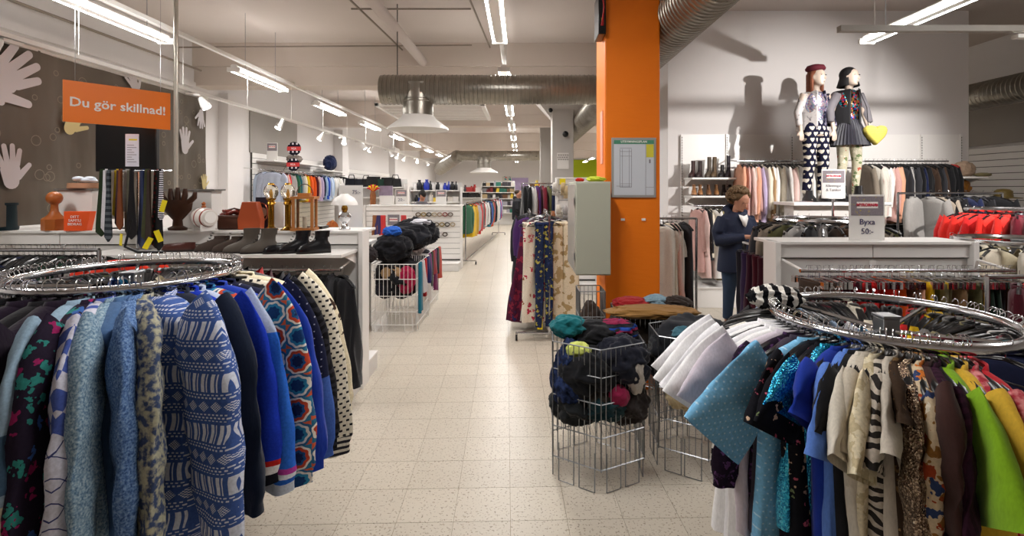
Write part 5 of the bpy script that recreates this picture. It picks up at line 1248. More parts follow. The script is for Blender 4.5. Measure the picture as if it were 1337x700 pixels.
pd = p_dots('#1b1622', '#d8d2d6', .1, .1, .045, .045)
for i, (yy, zz, s) in enumerate(((12.6, 2.76, .17), (12.55, 2.36, .16))):
    t = thing('round_sign', 'round black sign with white dots and red strip, '+['upper one', 'lower one'][i], 'sign', (-5.65, yy, zz)); MB().tube([(0, -.01, 0), (0, .01, 0)], s, 28).build('disc', pd, t); MB().tube([(0, .015, -s), (-.1, .02, -s-.05), (-.3, .05, 2.2-zz)], .008, 6).build('sign_arm', M['chrome'], t); bx('red_strip', -s, s, -.018, -.01, -.05, .05, plain('red_strip', '#c63a3a', .5, var=0), t)
    text('REA', .07, (0, -.02, 0), (PI/2, 0, 0), M['whiteink'], t)
pile([(-6.0, 13.4, 2.55, .2, .25, .12, f('#8a8078'), 'grey-brown hat on the shelf above the shirts'), (-6.0, 15.9, 2.57, .2, .3, .26, f('#1f2848'), 'navy blue cap pile on the far wall shelf')], None, 'hat')
shop_sign(-6.0, 12.2, 2.45, .26, .42, [''], 'white sign on the shelf above the shirts', sz=.03)
# shelving behind (left far)
def shelf_unit(x0, x1, y, levels, label, col='white'):
    t = thing('shelving_unit', label, 'shelving', (0, 0, 0))
    for z in levels: bx('shelf_board', x0, x1, y, y+.4, z-.03, z, M[col], t)
    for x in (x0, x1): bx('side_panel', x-.015, x+.015, y, y+.4, 0, max(levels)+.1, M[col], t)
    bx('back_panel', x0, x1, y+.4, y+.42, 0, max(levels)+.25, M['white2'], t)
    return t
bric = ['#1b1b1f', '#7a2a2a', '#c9c3ba', '#2a4a9a', '#b9a27c', '#3d3a40', '#8c8c90', '#d8d4d0', '#6b4a32', '#2b6a5a', '#c0392b', '#e0c040', '#151518', '#a3a0a8']
def bric_item(kind, x, y, z, s, c, label, cat, grp):
    b = MB()
    if kind == 'vase': b.lathe([(s*.3, 0), (s*.42, s*.3), (s*.35, s*.8), (s*.16, s*1.1), (s*.22, s*1.3)], n=12)
    elif kind == 'box': b.box(-s*.5, s*.5, -s*.3, s*.3, 0, s*.8)
    elif kind == 'bottle': b.lathe([(s*.25, 0), (s*.27, s*.1), (s*.25, s*.8), (s*.1, s*1.0), (s*.1, s*1.4)], n=10)
    elif kind == 'handbag':
        b.rings([[(-s*a, -s*.2, z_), (s*a, -s*.2, z_), (s*a, s*.2, z_), (-s*a, s*.2, z_)] for z_, a in ((0, .5), (s*.7, .42))], 0, True, True); b.tube([(-s*.3, 0, s*.65), (-s*.2, 0, s*1.0), (s*.2, 0, s*1.0), (s*.3, 0, s*.65)], s*.04, 5)
    elif kind == 'shoe':
        b.rings([[(x0_, -s*.18, z_), (x1_, -s*.14, z_), (x1_, s*.14, z_), (x0_, s*.18, z_)] for z_, x0_, x1_ in ((0, -s*.45, s*.5), (s*.18, -s*.45, s*.45), (s*.32, -s*.42, s*.1), (s*.9, -s*.42, s*.02))], 0, True, True)
    elif kind == 'hat': b.lathe([(s*.6, 0), (s*.6, s*.03), (s*.32, s*.06), (s*.3, s*.3), (s*.2, s*.38), (.01, s*.4)], n=16)
    o = b.build(kind, plain_c(c), None, 'auto', (x, y, z), R.uniform(-.4, .4)); tag(o, label, cat, grp); return o
_pc = {}
def plain_c(c):
    if c not in _pc: _pc[c] = plain('glaze', c, .4, var=0)
    return _pc[c]
def stock(x0, x1, y, z, n, kinds, s, where, cols=bric):
    for i in range(n):
        k = R.choice(kinds); bric_item(k, x0+(x1-x0)*(i+.5)/n, y+.18, z, s*R.uniform(.8, 1.2), R.choice(cols), f'{k} on {where}, {ORD[i]} from the left', k, f'goods on {where}')
shelf_unit(-5.6, -3.6, 15.6, (1.0, 1.5, 1.82), 'white shelving with black bags beyond the slatwall gondola')
stock(-5.4, -3.8, 15.6, 1.82, 7, ['box', 'handbag'], .34, 'the shelving beyond the slatwall gondola', ['#141416', '#26262a', '#1b3a30'])
shelf_unit(-3.5, -1.9, 15.9, (.9, 1.35, 1.72), 'white shelving with blue glassware beyond the standing man')
stock(-3.4, -2.0, 15.9, 1.72, 12, ['bottle', 'vase'], .22, 'the blue glassware shelf', ['#1c2f9a', '#27408f', '#16161a', '#c9c6c4'])
stock(-3.4, -2.0, 15.9, 1.35, 9, ['box', 'vase'], .2, 'the shelf under the blue glassware')
shelf_unit(-3.9, -1.9, 24.2, (.7, 1.0, 1.35, 1.62), 'far white shelving with rows of shoes'); 
stock(-3.8, -2.0, 24.2, 1.35, 16, ['shoe'], .26, 'the far shoe shelf', ['#141416', '#1e1c20', '#2a2422']); stock(-3.8, -2.0, 24.2, 1.62, 12, ['vase', 'box', 'handbag'], .24, 'the shelf above the far shoes', ['#c9c3ba', '#d8d4d0', '#a33', '#3d3a40', '#caa'] if False else ['#c9c3ba', '#d8d4d0', '#aa3333', '#3d3a40'])
shelf_unit(-1.9, -.3, 24.6, (.6, .95, 1.3, 1.6, 1.9), 'far shelving with handbags at the end of the aisle')
for z, w_ in ((.6, 'lowest shelf'), (.95, 'second shelf'), (1.3, 'third shelf'), (1.6, 'fourth shelf'), (1.9, 'top shelf')): stock(-1.85, -.35, 24.6, z, 9, ['handbag', 'box', 'vase'], .24, f'the {w_} of the handbag shelving')
shelf_unit(.4, 3.0, 27, (.8, 1.3, 1.8), 'far shelving behind the coat racks'); stock(.5, 2.9, 27, 1.8, 10, ['box', 'vase'], .3, 'the far shelving behind the coats'); stock(.5, 2.9, 27, 1.3, 10, ['box', 'handbag'], .3, 'the lower far shelving behind the coats')
tag(bx('poster', at(668, 37), at(690, 37), 37.9, 37.98, 1.5, 2.6, plain('pale_violet_poster', '#b9a6cf', .6, var=.2, sc=3)), 'pale violet poster on the far end wall', 'poster')
tag(bx('poster', at(655, 37), at(667, 37), 37.9, 37.98, 1.9, 2.7, p_floral('#c9c3ba', ['#c33', '#2a8a8a', '#c9c3ba'] if False else ['#cc3344', '#2a8a8a', '#c9c3ba'], 4, .4)), 'colourful poster on the far end wall', 'poster')
# ------------------------------------------------------------------ RIGHT gondola with trousers rail
G2Y = 3.76; z2 = 1.364
gondola(1.88, 3.33, G2Y, z2, 'white gondola with trousers rail behind the right round rack', .42, seams=(2.6,), dcap=.3)
shop_sign(at(1131.5, 3.84), 3.84, z2, .268, .345, ['Byxa', '50:-'], 'white sign reading Byxa 50 on the right gondola', sz=.062)
bar(1.90, 3.36, 3.44, 3.72, 1.195, 'chrome rail of trousers and skirts on the right gondola')
cs = ['dark brown', 'brown', 'burgundy', 'dusty pink', 'maroon', 'burgundy', 'maroon', 'red', 'maroon', 'red', 'red', 'bright red', 'red', 'orange', 'orange', 'brown', 'peach', 'peach', 'yellow', 'yellow', 'olive', 'khaki', 'khaki', 'tan', 'khaki', 'olive', 'khaki', 'dark green', 'olive', 'dark green', 'charcoal', 'brown', 'grey', 'grey']
rail_of((1.94, 3.44, 1.21), (3.34, 3.44, 1.21), 34, cs, ['folded_trousers', 'skirt']*17, 'the right gondola rail', 'the left end', seed=20, hk='c', jit=.25, sc=.85)
for i in range(34): put_hanger((1.94+1.4*(i+R.random())/34, 3.44, 1.21), PI/2+R.uniform(-.3, .3), 'chrome clip hanger on the trousers rail of the right gondola', 'hangers on the trousers rail of the right gondola', 'c')
# red jackets at right edge
straight_rack(2.72, 3.9, 2.95, 1.24, 'straight rack with dark red jackets at the right edge')
rail_of((2.84, 2.95, 1.255), (3.8, 2.95, 1.255), 10, ['burgundy', 'red', 'maroon', 'red', 'burgundy', 'red', 'black', 'maroon', 'red', 'black'], ['jacket'], 'the rack at the right edge', 'the left end', seed=22, base_rot=PI/2-.7)
# round rack with cream garments right of gondola
round_rack(4.05, 4.1, 1.33, .42, 'chrome round rack right of the white gondola with cream garments', hi=False)
me = gmesh('dress', f('#cfc3a6'), .8, .24, .2, .1, .6, seed=3, t=.05, hi=True)
put_garment('dress', me, (3.68, 3.95, 1.35), .15, 'cream dress hanging broadside beside the white gondola', 'dress'); put_hanger((3.68, 3.95, 1.35), .15, 'black hanger on the cream round rack', 'hangers on the cream round rack')
for i in range(14):
    th = math.radians(205+i*24); c = ['cream', 'off-white', 'khaki', 'cream', 'grey', 'black', 'white'][i % 7]; q = (4.05+.42*math.cos(th), 4.1+.42*math.sin(th), 1.35)
    put_garment('blouse', lowg('blouse', c, i % 3), q, th, f'{c} blouse on the cream round rack, {ORD[i]} clockwise', 'blouse', 'garments on the cream round rack'); put_hanger(q, th, 'black hanger on the cream round rack', 'hangers on the cream round rack')
round_rack(5.35, 5.4, 1.53, .45, 'chrome round rack with bright red jackets behind the cream one', hi=False)
for i in range(22):
    th = math.radians(150+i*12); c = (['red', 'bright red', 'bright red', 'red', 'bright red', 'bright red', 'maroon', 'dusty pink', 'pale pink', 'red'] + ['black', 'grey', 'navy']*4)[i]; q = (5.35+.45*math.cos(th), 5.4+.45*math.sin(th), 1.55)
    put_garment('jacket', lowg('jacket', c, i % 3), q, th, f'{c} jacket on the red round rack, {ORD[i]} counter-clockwise from the left', 'jacket', 'garments on the red round rack'); put_hanger(q, th, 'black hanger on the red round rack', 'hangers on the red round rack')
# round rack of brown/grey garments behind gondola
round_rack(2.95, 4.95, 1.45, .42, 'chrome round rack of grey and brown tops behind the white gondola', hi=False)
for i in range(24):
    th = math.radians(i*15); c = ['grey', 'dark brown', 'brown', 'charcoal', 'taupe', 'olive', 'light grey', 'black'][i % 8]; q = (2.95+.42*math.cos(th), 4.95+.42*math.sin(th), 1.47)
    put_garment('blouse', lowg('blouse', c, i % 3), q, th, f'{c} top on the grey-brown round rack, {ORD[i]} counter-clockwise from the right', 'blouse', 'garments on the grey-brown round rack'); put_hanger(q, th, 'black hanger on the grey-brown round rack', 'hangers on the grey-brown round rack')
shop_sign(at(1088, 5.75), 5.75, 1.645, .27, .33, ['Klänningar', '& Tunikor'], 'white sign reading Klänningar & Tunikor below the mannequins', sz=.042, post=1.64)
# burgundy skirts rack by the woman
straight_rack(4.75, 5.5, 2.42, 1.17, 'small rack with burgundy velvet skirts in front of the woman', 'y', d=.4)
for i, c in enumerate(['#3b0f1c', '#46121f', '#341022', '#2a1a3a', '#1c1a22']):
    me = gmesh('skirt', f(c), .62, .18, 0, w_hem=.19, neck=.17, drop=.01, nz=-.08, t=.04, seed=i, fold=.02, hi=True)
    put_garment('skirt', me, (2.42, 4.8+i*.12, 1.185), .12, f'dark burgundy skirt in front of the woman, {ORD[i]} from the camera', 'skirt', 'skirts on the burgundy rack'); put_hanger((2.42, 4.8+i*.12, 1.185), .12, 'chrome clip hanger on the burgundy rack', 'hangers on the burgundy rack', 'c')
# dress rack right of the pillar
straight_rack(1.42, 1.98, 5.7, 1.42, 'rack of long cream dresses right of the orange pillar')
rail_of((1.45, 5.7, 1.435), (1.85, 5.7, 1.435), 7, ['cream', 'off-white', 'white', 'cream', 'pale pink', 'off-white', 'charcoal'], ['dress'], 'the cream dress rack by the pillar', 'the left end', seed=30, jit=.3)
me = gmesh('dress', f('#d6cfc2'), .95, .2, .3, .07, .2, w_hem=.3, seed=8, t=.05, fold=.025, hi=True); put_garment('dress', me, (1.52, 5.5, 1.42), .3, 'long off-white dress broadside at the right of the orange pillar', 'dress')
put_hanger((1.52, 5.5, 1.42), .3, 'black hanger on the cream dress rack by the pillar', 'hangers on the cream dress rack by the pillar')
# ------------------------------------------------------------------ display wall fittings
YW = 8.07
xs = [at(891, 8), at(950, 8), at(1035, 8), at(1120, 8), at(1205, 8), at(1257, 8)]
for i, (a, b_) in enumerate(zip(xs, xs[1:])):
    t = struct(bx('wall_panel_display', a+.008, b_-.008, YW-.03, YW-.005, 0, 2.62, M['white']))
for i, x in enumerate(xs):
    t = thing('slotted_upright', f'slotted steel upright on the display wall, {ORD[i]} from the left', 'upright', (x, YW-.04, 0), 0, 'slotted uprights of the display wall'); bx('channel', -.016, .016, -.012, .012, 0, 2.62, M['white'], t)
    s = MB()
    for k in range(56): s.box(-.006, .006, -.0135, -.012, .3+k*.041, .325+k*.041)
    s.build('slots', M['slot'], t)
t = thing('wall_shelving', 'white wall base unit below the display wall', 'base unit', (0, 0, 0)); bx('plinth', xs[0], xs[-1], 7.45, 8.0, 0, .28, M['white'], t, bev=.004); bx('deck', xs[0]-.01, xs[-1]+.01, 7.43, 8.02, .28, .31, M['white'], t, bev=.004)
bracket_shelf(xs[0]+.02, at(962, 7.7), 7.6, 8.0, 1.925, 'upper white wall shelf with tall boots', 2); bracket_shelf(xs[0]+.02, at(962, 7.7), 7.6, 8.0, 1.65, 'lower white wall shelf with tan shoes', 2)
bracket_shelf(at(1238, 7.7), at(1283, 7.7), 7.6, 8.0, 1.94, 'upper white wall shelf with hats at the right', 2); bracket_shelf(at(1240, 7.7), at(1284, 7.7), 7.6, 8.0, 1.66, 'lower white wall shelf at the right', 2)
bt = [(903, .26, '#3a2422', 'dark brown short boot'), (912, .26, '#2f2120', 'dark brown short boot, second of the pair'), (924, .32, '#4f4438', 'olive brown tall boot'), (931, .32, '#5c4a36', 'olive brown tall boot, second of the pair'), (941, .2, '#1d1a1c', 'black boot leaning over'), (949, .34, '#231a24', 'black tall boot at the right end')]
for px, h, c, lb in bt: shoe('boot', .24, h, plain('boot_leather', c, .5), so_, lb+' on the upper wall shelf', (at(px, 7.8)+.06, 7.85, 1.925), -PI/2-.6, 'boot')
for i, (px, c) in enumerate(((903, '#a4744c'), (911, '#96683f'), (922, '#7a5436'), (932, '#8a6038'), (942, '#2a211e'), (950, '#211c1c'))): shoe('boot', .22, .17, plain('boot_leather', c, .5), so_, f'ankle boot on the lower wall shelf, {ORD[i]} from the left', (at(px, 7.8)+.05, 7.85, 1.65), -PI/2-.3, 'boot')
bar(xs[0]+.05, at(962, 7.7), 7.62, 8.0, 1.50, 'rail of light tops under the boot shelves')
rail_of((xs[0]+.1, 7.62, 1.515), (at(955, 7.7), 7.62, 1.515), 10, ['dusty pink', 'pale pink', 'charcoal', 'cream', 'white', 'khaki', 'navy', 'mustard', 'cream', 'white'], ['coat', 'shirt'], 'the rail under the boot shelves', 'the left end', seed=31)
bar(at(962, 7.6), at(1066, 7.6), 7.6, 8.0, 2.17, 'wall rail of pale blouses left of the mannequins')
rail_of((at(965, 7.6), 7.6, 2.185), (at(1064, 7.6), 7.6, 2.185), 26, ['peach', 'dusty pink', 'pale pink', 'peach', 'off-white', 'dusty pink', 'lilac', 'cream', 'camel', 'cream', 'white', 'white', 'cream', 'white', 'white', 'pale pink', 'white', 'cream', 'white', 'white', 'off-white', 'white', 'white', 'white', 'cream', 'pale pink'], ['shirt'], 'the wall rail left of the mannequins', 'the left end', seed=32, sc=1.12)
bar(at(1128, 7.6), at(1238, 7.6), 7.6, 8.0, 2.17, 'wall rail of pink and dark tops right of the mannequins')
rail_of((at(1128, 7.6), 7.6, 2.185), (at(1236, 7.6), 7.6, 2.185), 26, ['taupe', 'off-white', 'pale pink', 'off-white', 'white', 'pale pink', 'dusty pink', 'peach', 'peach', 'camel', 'charcoal', 'black', 'light grey', 'charcoal', 'black', 'navy', 'black', 'black', 'dark brown', 'black', 'charcoal', 'black', 'dark brown', 'black', 'black', 'black'], ['shirt', 'blouse', 'shirt'], 'the wall rail right of the mannequins', 'the left end', seed=33, sc=1.15)
bar(at(962, 7.6), at(1238, 7.6), 7.6, 8.0, 1.22, 'lower wall rail of dark clothes below the mannequins')
rail_of((at(985, 7.6), 7.6, 1.235), (at(1236, 7.6), 7.6, 1.235), 30, ['black', 'charcoal', 'dark brown', 'dark green', 'black', 'grey'], ['shirt', 'skirt', 'jacket'], 'the lower wall rail below the mannequins', 'the left end', seed=34)
pile([(at(1250, 7.7), 7.8, 2.04, .12, .1, .1, f('#b3241f'), 'bright red hat on the right wall shelf'), (at(1262, 7.8), 7.85, 2.05, .17, .12, .14, f('#b39a83'), 'beige felt hat on the right wall shelf'), (at(1257, 7.8), 7.8, 1.78, .12, .1, .12, f('#8a5a22'), 'brown handbag on the lower right wall shelf'), (at(1275, 7.8), 7.7, 1.97, .12, .1, .035, f('#8f8560'), 'olive beret at the end of the right wall shelf')], None, 'hat')
put_garment('coat', lowg('coat', 'grey', 0), (4.9, 6.3, 1.72), .6, 'long grey coat hanging by itself behind the white gondola', 'coat')
straight_rack(4.7, 6.0, 6.3, 1.70, 'straight rack of grey and black coats behind the white gondola')
rail_of((5.05, 6.3, 1.715), (5.95, 6.3, 1.715), 8, ['grey', 'taupe', 'black', 'black', 'navy', 'black', 'charcoal', 'black'], ['coat', 'jacket'], 'the coat rack behind the white gondola', 'the left end', seed=35, jit=.4)
# far right clutter
shelf_unit(7.3, 8.9, 9.9, (.8, 1.2, 1.55), 'white shelving with handbags at the far right')
stock(7.4, 8.8, 9.9, 1.55, 9, ['handbag', 'box'], .24, 'the handbag shelving at the far right', ['#141416', '#241c1a', '#3b2a22']); stock(7.4, 8.8, 9.9, 1.2, 9, ['handbag', 'box'], .24, 'the middle handbag shelf at the far right', ['#141416', '#5a2a22', '#3b2a22'])
bric_item('hat', at(1310, 7.2), 7.2, 1.62, .34, '#6b5a2c', 'olive brown brimmed hat at the far right', 'hat', None)
t = thing('hat_form', 'pale head form wearing glasses under the olive hat', 'hat form', (at(1310, 7.2), 7.2, 1.40)); MB().ball((0, 0, .12), .085, .1, .12, 16).build('head_form', plain('head_form_paint', '#a57f66', .5), t); MB().tube([(0, 0, -.3), (0, 0, .05)], .04, 10).build('neck', plain('head_form_paint', '#a57f66', .5), t)
MB().tube([(-.08, -.09, .13), (-.03, -.1, .12), (.03, -.1, .12), (.08, -.09, .13)], .012, 6).build('glasses', M['black'], t)
tag(bx('display_counter', 7.2, 7.9, 6.9, 7.4, 0, 1.1, M['white']), 'white counter at the far right under the head form', 'counter')
rail_of((5.9, 7.7, 1.6), (7.3, 7.7, 1.6), 10, ['black', 'navy', 'burgundy', 'charcoal'], ['jacket', 'coat'], 'the rack under the hat shelves', 'the left end', seed=36)
straight_rack(5.9, 7.3, 7.2+.5, 1.58, 'straight rack of dark jackets under the hat shelves')
# ------------------------------------------------------------------ figures
def fig_mesh(name, builder, mats, vox=.012, smooth_it=4):
    b = MB(); builder(b); me = b.mesh('tmp', mats, True)
    o = bpy.data.objects.new('tmp', me); COL.objects.link(o)
    r = o.modifiers.new('r', 'REMESH'); r.mode = 'VOXEL'; r.voxel_size = vox; r.use_smooth_shade = True
    s = o.modifiers.new('s', 'SMOOTH'); s.factor = .5; s.iterations = smooth_it
    dg = bpy.context.evaluated_depsgraph_get(); me2 = bpy.data.meshes.new_from_object(o.evaluated_get(dg)); me2.name = name
    bpy.data.objects.remove(o); bpy.data.meshes.remove(me)
    me2.materials.clear(); me2.materials.append(mats if not isinstance(mats, list) else mats[0])
    me2.polygons.foreach_set('use_smooth', [True]*len(me2.polygons)); return me2
def torso(b, rows, n=24):   # rows: (z, rx, ry, cx, cy)
    b.rings([[(cx+rx*math.cos(2*PI*j/n), cy+ry*math.sin(2*PI*j/n), z) for j in range(n)] for z, rx, ry, cx, cy in rows], 0, True, True)
def head(b, c, s=1.0, yaw=0, pitch=0):
    """head about 0.23 m tall looking towards -y before yaw/pitch; eyes at half height"""
    Mh = Matrix.Translation(c) @ Matrix.Rotation(yaw, 4, 'Z') @ Matrix.Rotation(pitch, 4, 'X')
    def T(p): return tuple(Mh @ (Vector(p)*s))
    q = MB()
    rs = [(-.115, .03, .035, -.045), (-.105, .042, .05, -.035), (-.08, .056, .066, -.02), (-.04, .068, .085, -.005), (0, .074, .096, 0), (.04, .075, .098, .002), (.08, .064, .085, .004), (.105, .04, .058, .004), (.116, .012, .02, .004)]
    torso(q, [(z, rx, ry, 0, cy) for z, rx, ry, cy in rs], 22)
    q.tube([(0, -.088, .015), (0, -.103, -.012), (0, -.112, -.03), (0, -.098, -.04)], [.009, .011, .014, .008], 8)       # nose
    q.tube([(-.022, -.088, -.062), (0, -.096, -.06), (.022, -.088, -.062)], .007, 8); q.ball((0, -.075, -.1), .02, .018, .016, 8)
    for sd in (-1, 1): q.ball((sd*.075, .01, -.005), .01, .02, .03, 8); q.ball((sd*.03, -.083, .028), .02, .012, .008, 8)
    b_off = len(b.v); b.v += [T(p) for p in q.v]; b.f += [tuple(i+b_off for i in f_) for f_ in q.f]; b.m += q.m
    return T
def hand(b, w0, d, up, s=1.0, curl=.5, side=1):
    """palm, four fingers of different length with knuckle bends, and a thumb, from the wrist w0 along d"""
    w0 = Vector(w0); d = Vector(d).normalized(); up = Vector(up); up = (up-d*up.dot(d)).normalized(); sd = d.cross(up)*side
    b.rings([[w0+d*(k*s)+sd*(math.cos(2*PI*j/10)*wd*s)+up*(math.sin(2*PI*j/10)*th*s) for j in range(10)] for k, wd, th in ((-.01, .026, .02), (.03, .036, .017), (.075, .042, .014), (.09, .036, .011))], 0, True, True)
    for i, (o_, L) in enumerate(((-.031, .062), (-.0105, .074), (.0105, .069), (.031, .052))):
        p = w0+d*(.082*s)+sd*(o_*s); pts = [p]; dd = d.copy()
        for k in range(3):
            dd = (dd-up*curl*.55).normalized(); p = p+dd*(L*s*(.42, .32, .26)[k]); pts.append(p)
        b.tube(pts, [.0095*s, .009*s, .008*s, .0065*s], 7)
    p = w0+d*(.025*s)-sd*(.03*s)
    b.tube([p, p-sd*.022*s+d*.025*s-up*.008*s, p-sd*.026*s+d*.055*s-up*.018*s], [.012*s, .0105*s, .008*s], 7)
def limb(b, pts, rad, n=12): b.tube(pts, rad, n)
SKIN = plain('skin', '#c08a70', .55, var=.04); MSK = plain('mannequin_skin', '#b8a697', .35, var=0)
NAVY = plain('navy_coat', '#18213a', .75, bump=.12); JEAN = plain('blue_jeans', '#2b3e58', .85, var=.15, sc=12)
def wmat(n_, c1, c2, sc=50):
    g = G(n_, .7); g.col(g.mx(g.noise(sc, 3, stretch=(1, 1, .4)), hx(c1), hx(c2))); g.bump(g.noise(sc*1.5, 2), .6, .006); return g.mat
# --- the woman
wx, wy = 2.74, 6.45
t = thing('person', 'person with curly fair hair in a long navy coat looking down at clothes', 'person', (wx, wy, 0), .25)
def wb(b):
    torso(b, [(.82, .15, .11, 0, 0), (.95, .17, .12, 0, 0), (1.1, .14, .1, 0, 0), (1.25, .16, .11, 0, 0), (1.38, .17, .09, 0, 0), (1.43, .08, .06, 0, -.01)])
    b.tube([(0, -.0, 1.38), (0, -.03, 1.50), (.0, -.05, 1.56)], [.06, .052, .05], 12)
    head(b, (.01, -.085, 1.60), 1.0, .25, .5)
    for s in (-1, 1): limb(b, [(s*.09, 0, .9), (s*.095, -.01, .5), (s*.10, .03, .12), (s*.1, .02, .07)], [.09, .06, .04, .038])
    limb(b, [(-.18, 0, 1.36), (-.24, .0, 1.12), (-.1, -.24, 1.16), (-.02, -.30, 1.17)], [.05, .042, .032, .025]); hand(b, (-.02, -.30, 1.17), (.9, -.25, -.08), (0, 0, 1), 1, .35, 1)
    limb(b, [(.18, 0, 1.36), (.24, -.02, 1.1), (.27, -.2, 1.02), (.28, -.28, 1.02)], [.05, .042, .032, .025]); hand(b, (.28, -.29, 1.02), (.35, -.7, -.35), (0, .0, 1), 1, .6, -1)
    for s in (-1, 1): b.tube([(s*.1, .06, .03), (s*.1, -.08, .03), (s*.1, -.17, .025)], [.04, .04, .03], 10)
link('body', fig_mesh('body', wb, SKIN, .008), t)
def wc(b):
    torso(b, [(.70, .24, .19, 0, 0), (.8, .235, .185, 0, 0), (1.0, .215, .165, 0, 0), (1.15, .215, .165, 0, 0), (1.3, .225, .155, 0, 0), (1.40, .19, .13, 0, 0), (1.46, .12, .1, 0, .0)], 28)
    b.tube([(-.11, -.05, 1.45), (-.1, .06, 1.5), (0, .1, 1.52), (.1, .06, 1.5), (.12, -.05, 1.45)], [.03, .045, .05, .045, .035], 10)
    limb(b, [(-.17, 0, 1.38), (-.26, .0, 1.2), (-.27, -.02, 1.1), (-.14, -.2, 1.14), (-.07, -.27, 1.165)], [.09, .085, .08, .062, .05]); limb(b, [(.17, 0, 1.38), (.26, 0, 1.2), (.27, -.04, 1.08), (.28, -.18, 1.03), (.28, -.25, 1.02)], [.09, .085, .078, .062, .052])
link('coat', fig_mesh('coat', wc, NAVY, .012), t)
bx('coat_zip', -.01, .01, -.19, -.165, .78, 1.15, M['black'], t)
m = MB(); m.rings([[(-.06, -.135, 1.43), (0, -.15, 1.41), (.06, -.135, 1.43)], [(-.055, -.165, 1.38), (0, -.178, 1.35), (.05, -.165, 1.38)], [(-.02, -.168, 1.30), (0, -.18, 1.28), (.02, -.168, 1.30)]], 0, closed=False); o = m.build('white_top', M['spot'], t, True); sld = o.modifiers.new('s', 'SOLIDIFY'); sld.thickness = .01
def wj(b):
    for s in (-1, 1): limb(b, [(s*.09, 0, .8), (s*.1, -.01, .5), (s*.105, .02, .1)], [.11, .08, .058])
link('jeans', fig_mesh('jeans', wj, JEAN, .012), t)
for s in (-1, 1):
    b = MB(); b.rings([[(s*.105+.045*w_*math.cos(2*PI*j/14), -.04+.13*w2_*math.sin(2*PI*j/14), z) for j in range(14)] for z, w_, w2_ in ((0, 1, 1), (.05, 1, .98), (.08, .85, .6), (.12, .8, .45))], 0, True, True)
    b.build('shoe', M['black'], t)
def curly(c, rx, ry, rz, n, seed, r0=.02):
    rr = random.Random(seed); b = MB(); b.ball(c, rx*.86, ry*.86, rz*.86, 16)
    for i in range(n):
        v = Vector((rr.gauss(0, 1), rr.gauss(0, 1), rr.gauss(0, 1))).normalized()
        if v.z < -.25 and v.y < .2: continue
        if v.y < -.55 and v.z < .35: continue
        b.ball((c[0]+v.x*rx*.93, c[1]+v.y*ry*.93, c[2]+v.z*rz*.93), rr.uniform(.8, 1.4)*r0, n=7)
    return b
b = curly((.0, -.05, 1.67), .135, .14, .12, 330, 4, .021); b.build('hair', wmat('curly_hair', '#7a6040', '#4a3622'), t, True)
for s in (-1, 1): MB().ball((.01+s*.03, -.17, 1.575), .008, .005, .004, 8).build('eye', M['black'], t)
# --- the man in the aisle
t = thing('person', 'person in dark jacket and blue jeans standing sideways in the aisle', 'person', (-.1, 15.1, 0), PI/2)
def mb_(b):
    torso(b, [(.86, .16, .11, 0, 0), (1.0, .16, .11, 0, 0), (1.2, .17, .12, 0, 0), (1.4, .19, .1, 0, 0), (1.46, .08, .07, 0, 0)]); b.tube([(0, 0, 1.42), (0, -.02, 1.54)], .056, 12); head(b, (0, -.04, 1.6), 1.0, 0, .25)
    for s in (-1, 1):
        limb(b, [(s*.2, 0, 1.4), (s*.24, -.0, 1.14), (s*.18, -.22, 1.1)], [.055, .045, .032]); hand(b, (s*.18, -.23, 1.1), (-.1*s, -1, 0), (0, 0, 1), 1, .4, s)
        limb(b, [(s*.1, 0, .9), (s*.1, 0, .5), (s*.1, .02, .08)], [.09, .06, .042])
link('body', fig_mesh('body', mb_, SKIN, .012), t)
def mj(b):
    torso(b, [(.84, .2, .16, 0, 0), (.95, .2, .165, 0, 0), (1.2, .215, .165, 0, 0), (1.38, .22, .145, 0, 0), (1.48, .13, .11, 0, 0)]); b.tube([(-.08, .06, 1.5), (0, .1, 1.49), (.08, .06, 1.5)], .05, 8)
    for s in (-1, 1): limb(b, [(s*.19, 0, 1.4), (s*.25, 0, 1.16), (s*.22, -.1, 1.1), (s*.18, -.2, 1.1)], [.085, .075, .07, .055])
link('jacket', fig_mesh('jacket', mj, plain('dark_jacket', '#14161c', .7), .014), t)
def mk(b):
    for s in (-1, 1): limb(b, [(s*.09, 0, .9), (s*.1, 0, .5), (s*.105, .02, .07)], [.115, .085, .065])
link('jeans', fig_mesh('jeans', mk, plain('faded_jeans', '#4a5f7c', .85), .014), t)
for s in (-1, 1):
    b = MB(); b.rings([[(s*.1+.05*w_*math.cos(2*PI*j/12), -.04+.14*w2_*math.sin(2*PI*j/12), z) for j in range(12)] for z, w_, w2_ in ((0, 1, 1), (.05, 1, .95), (.09, .8, .5))], 0, True, True)
    b.build('shoe', M['black'], t)
b = MB(); b.ball((0, .0, 1.66), .08, .1, .075, 14); b.build('hair', wmat('short_hair', '#4a3a2c', '#2c221a'), t, True)
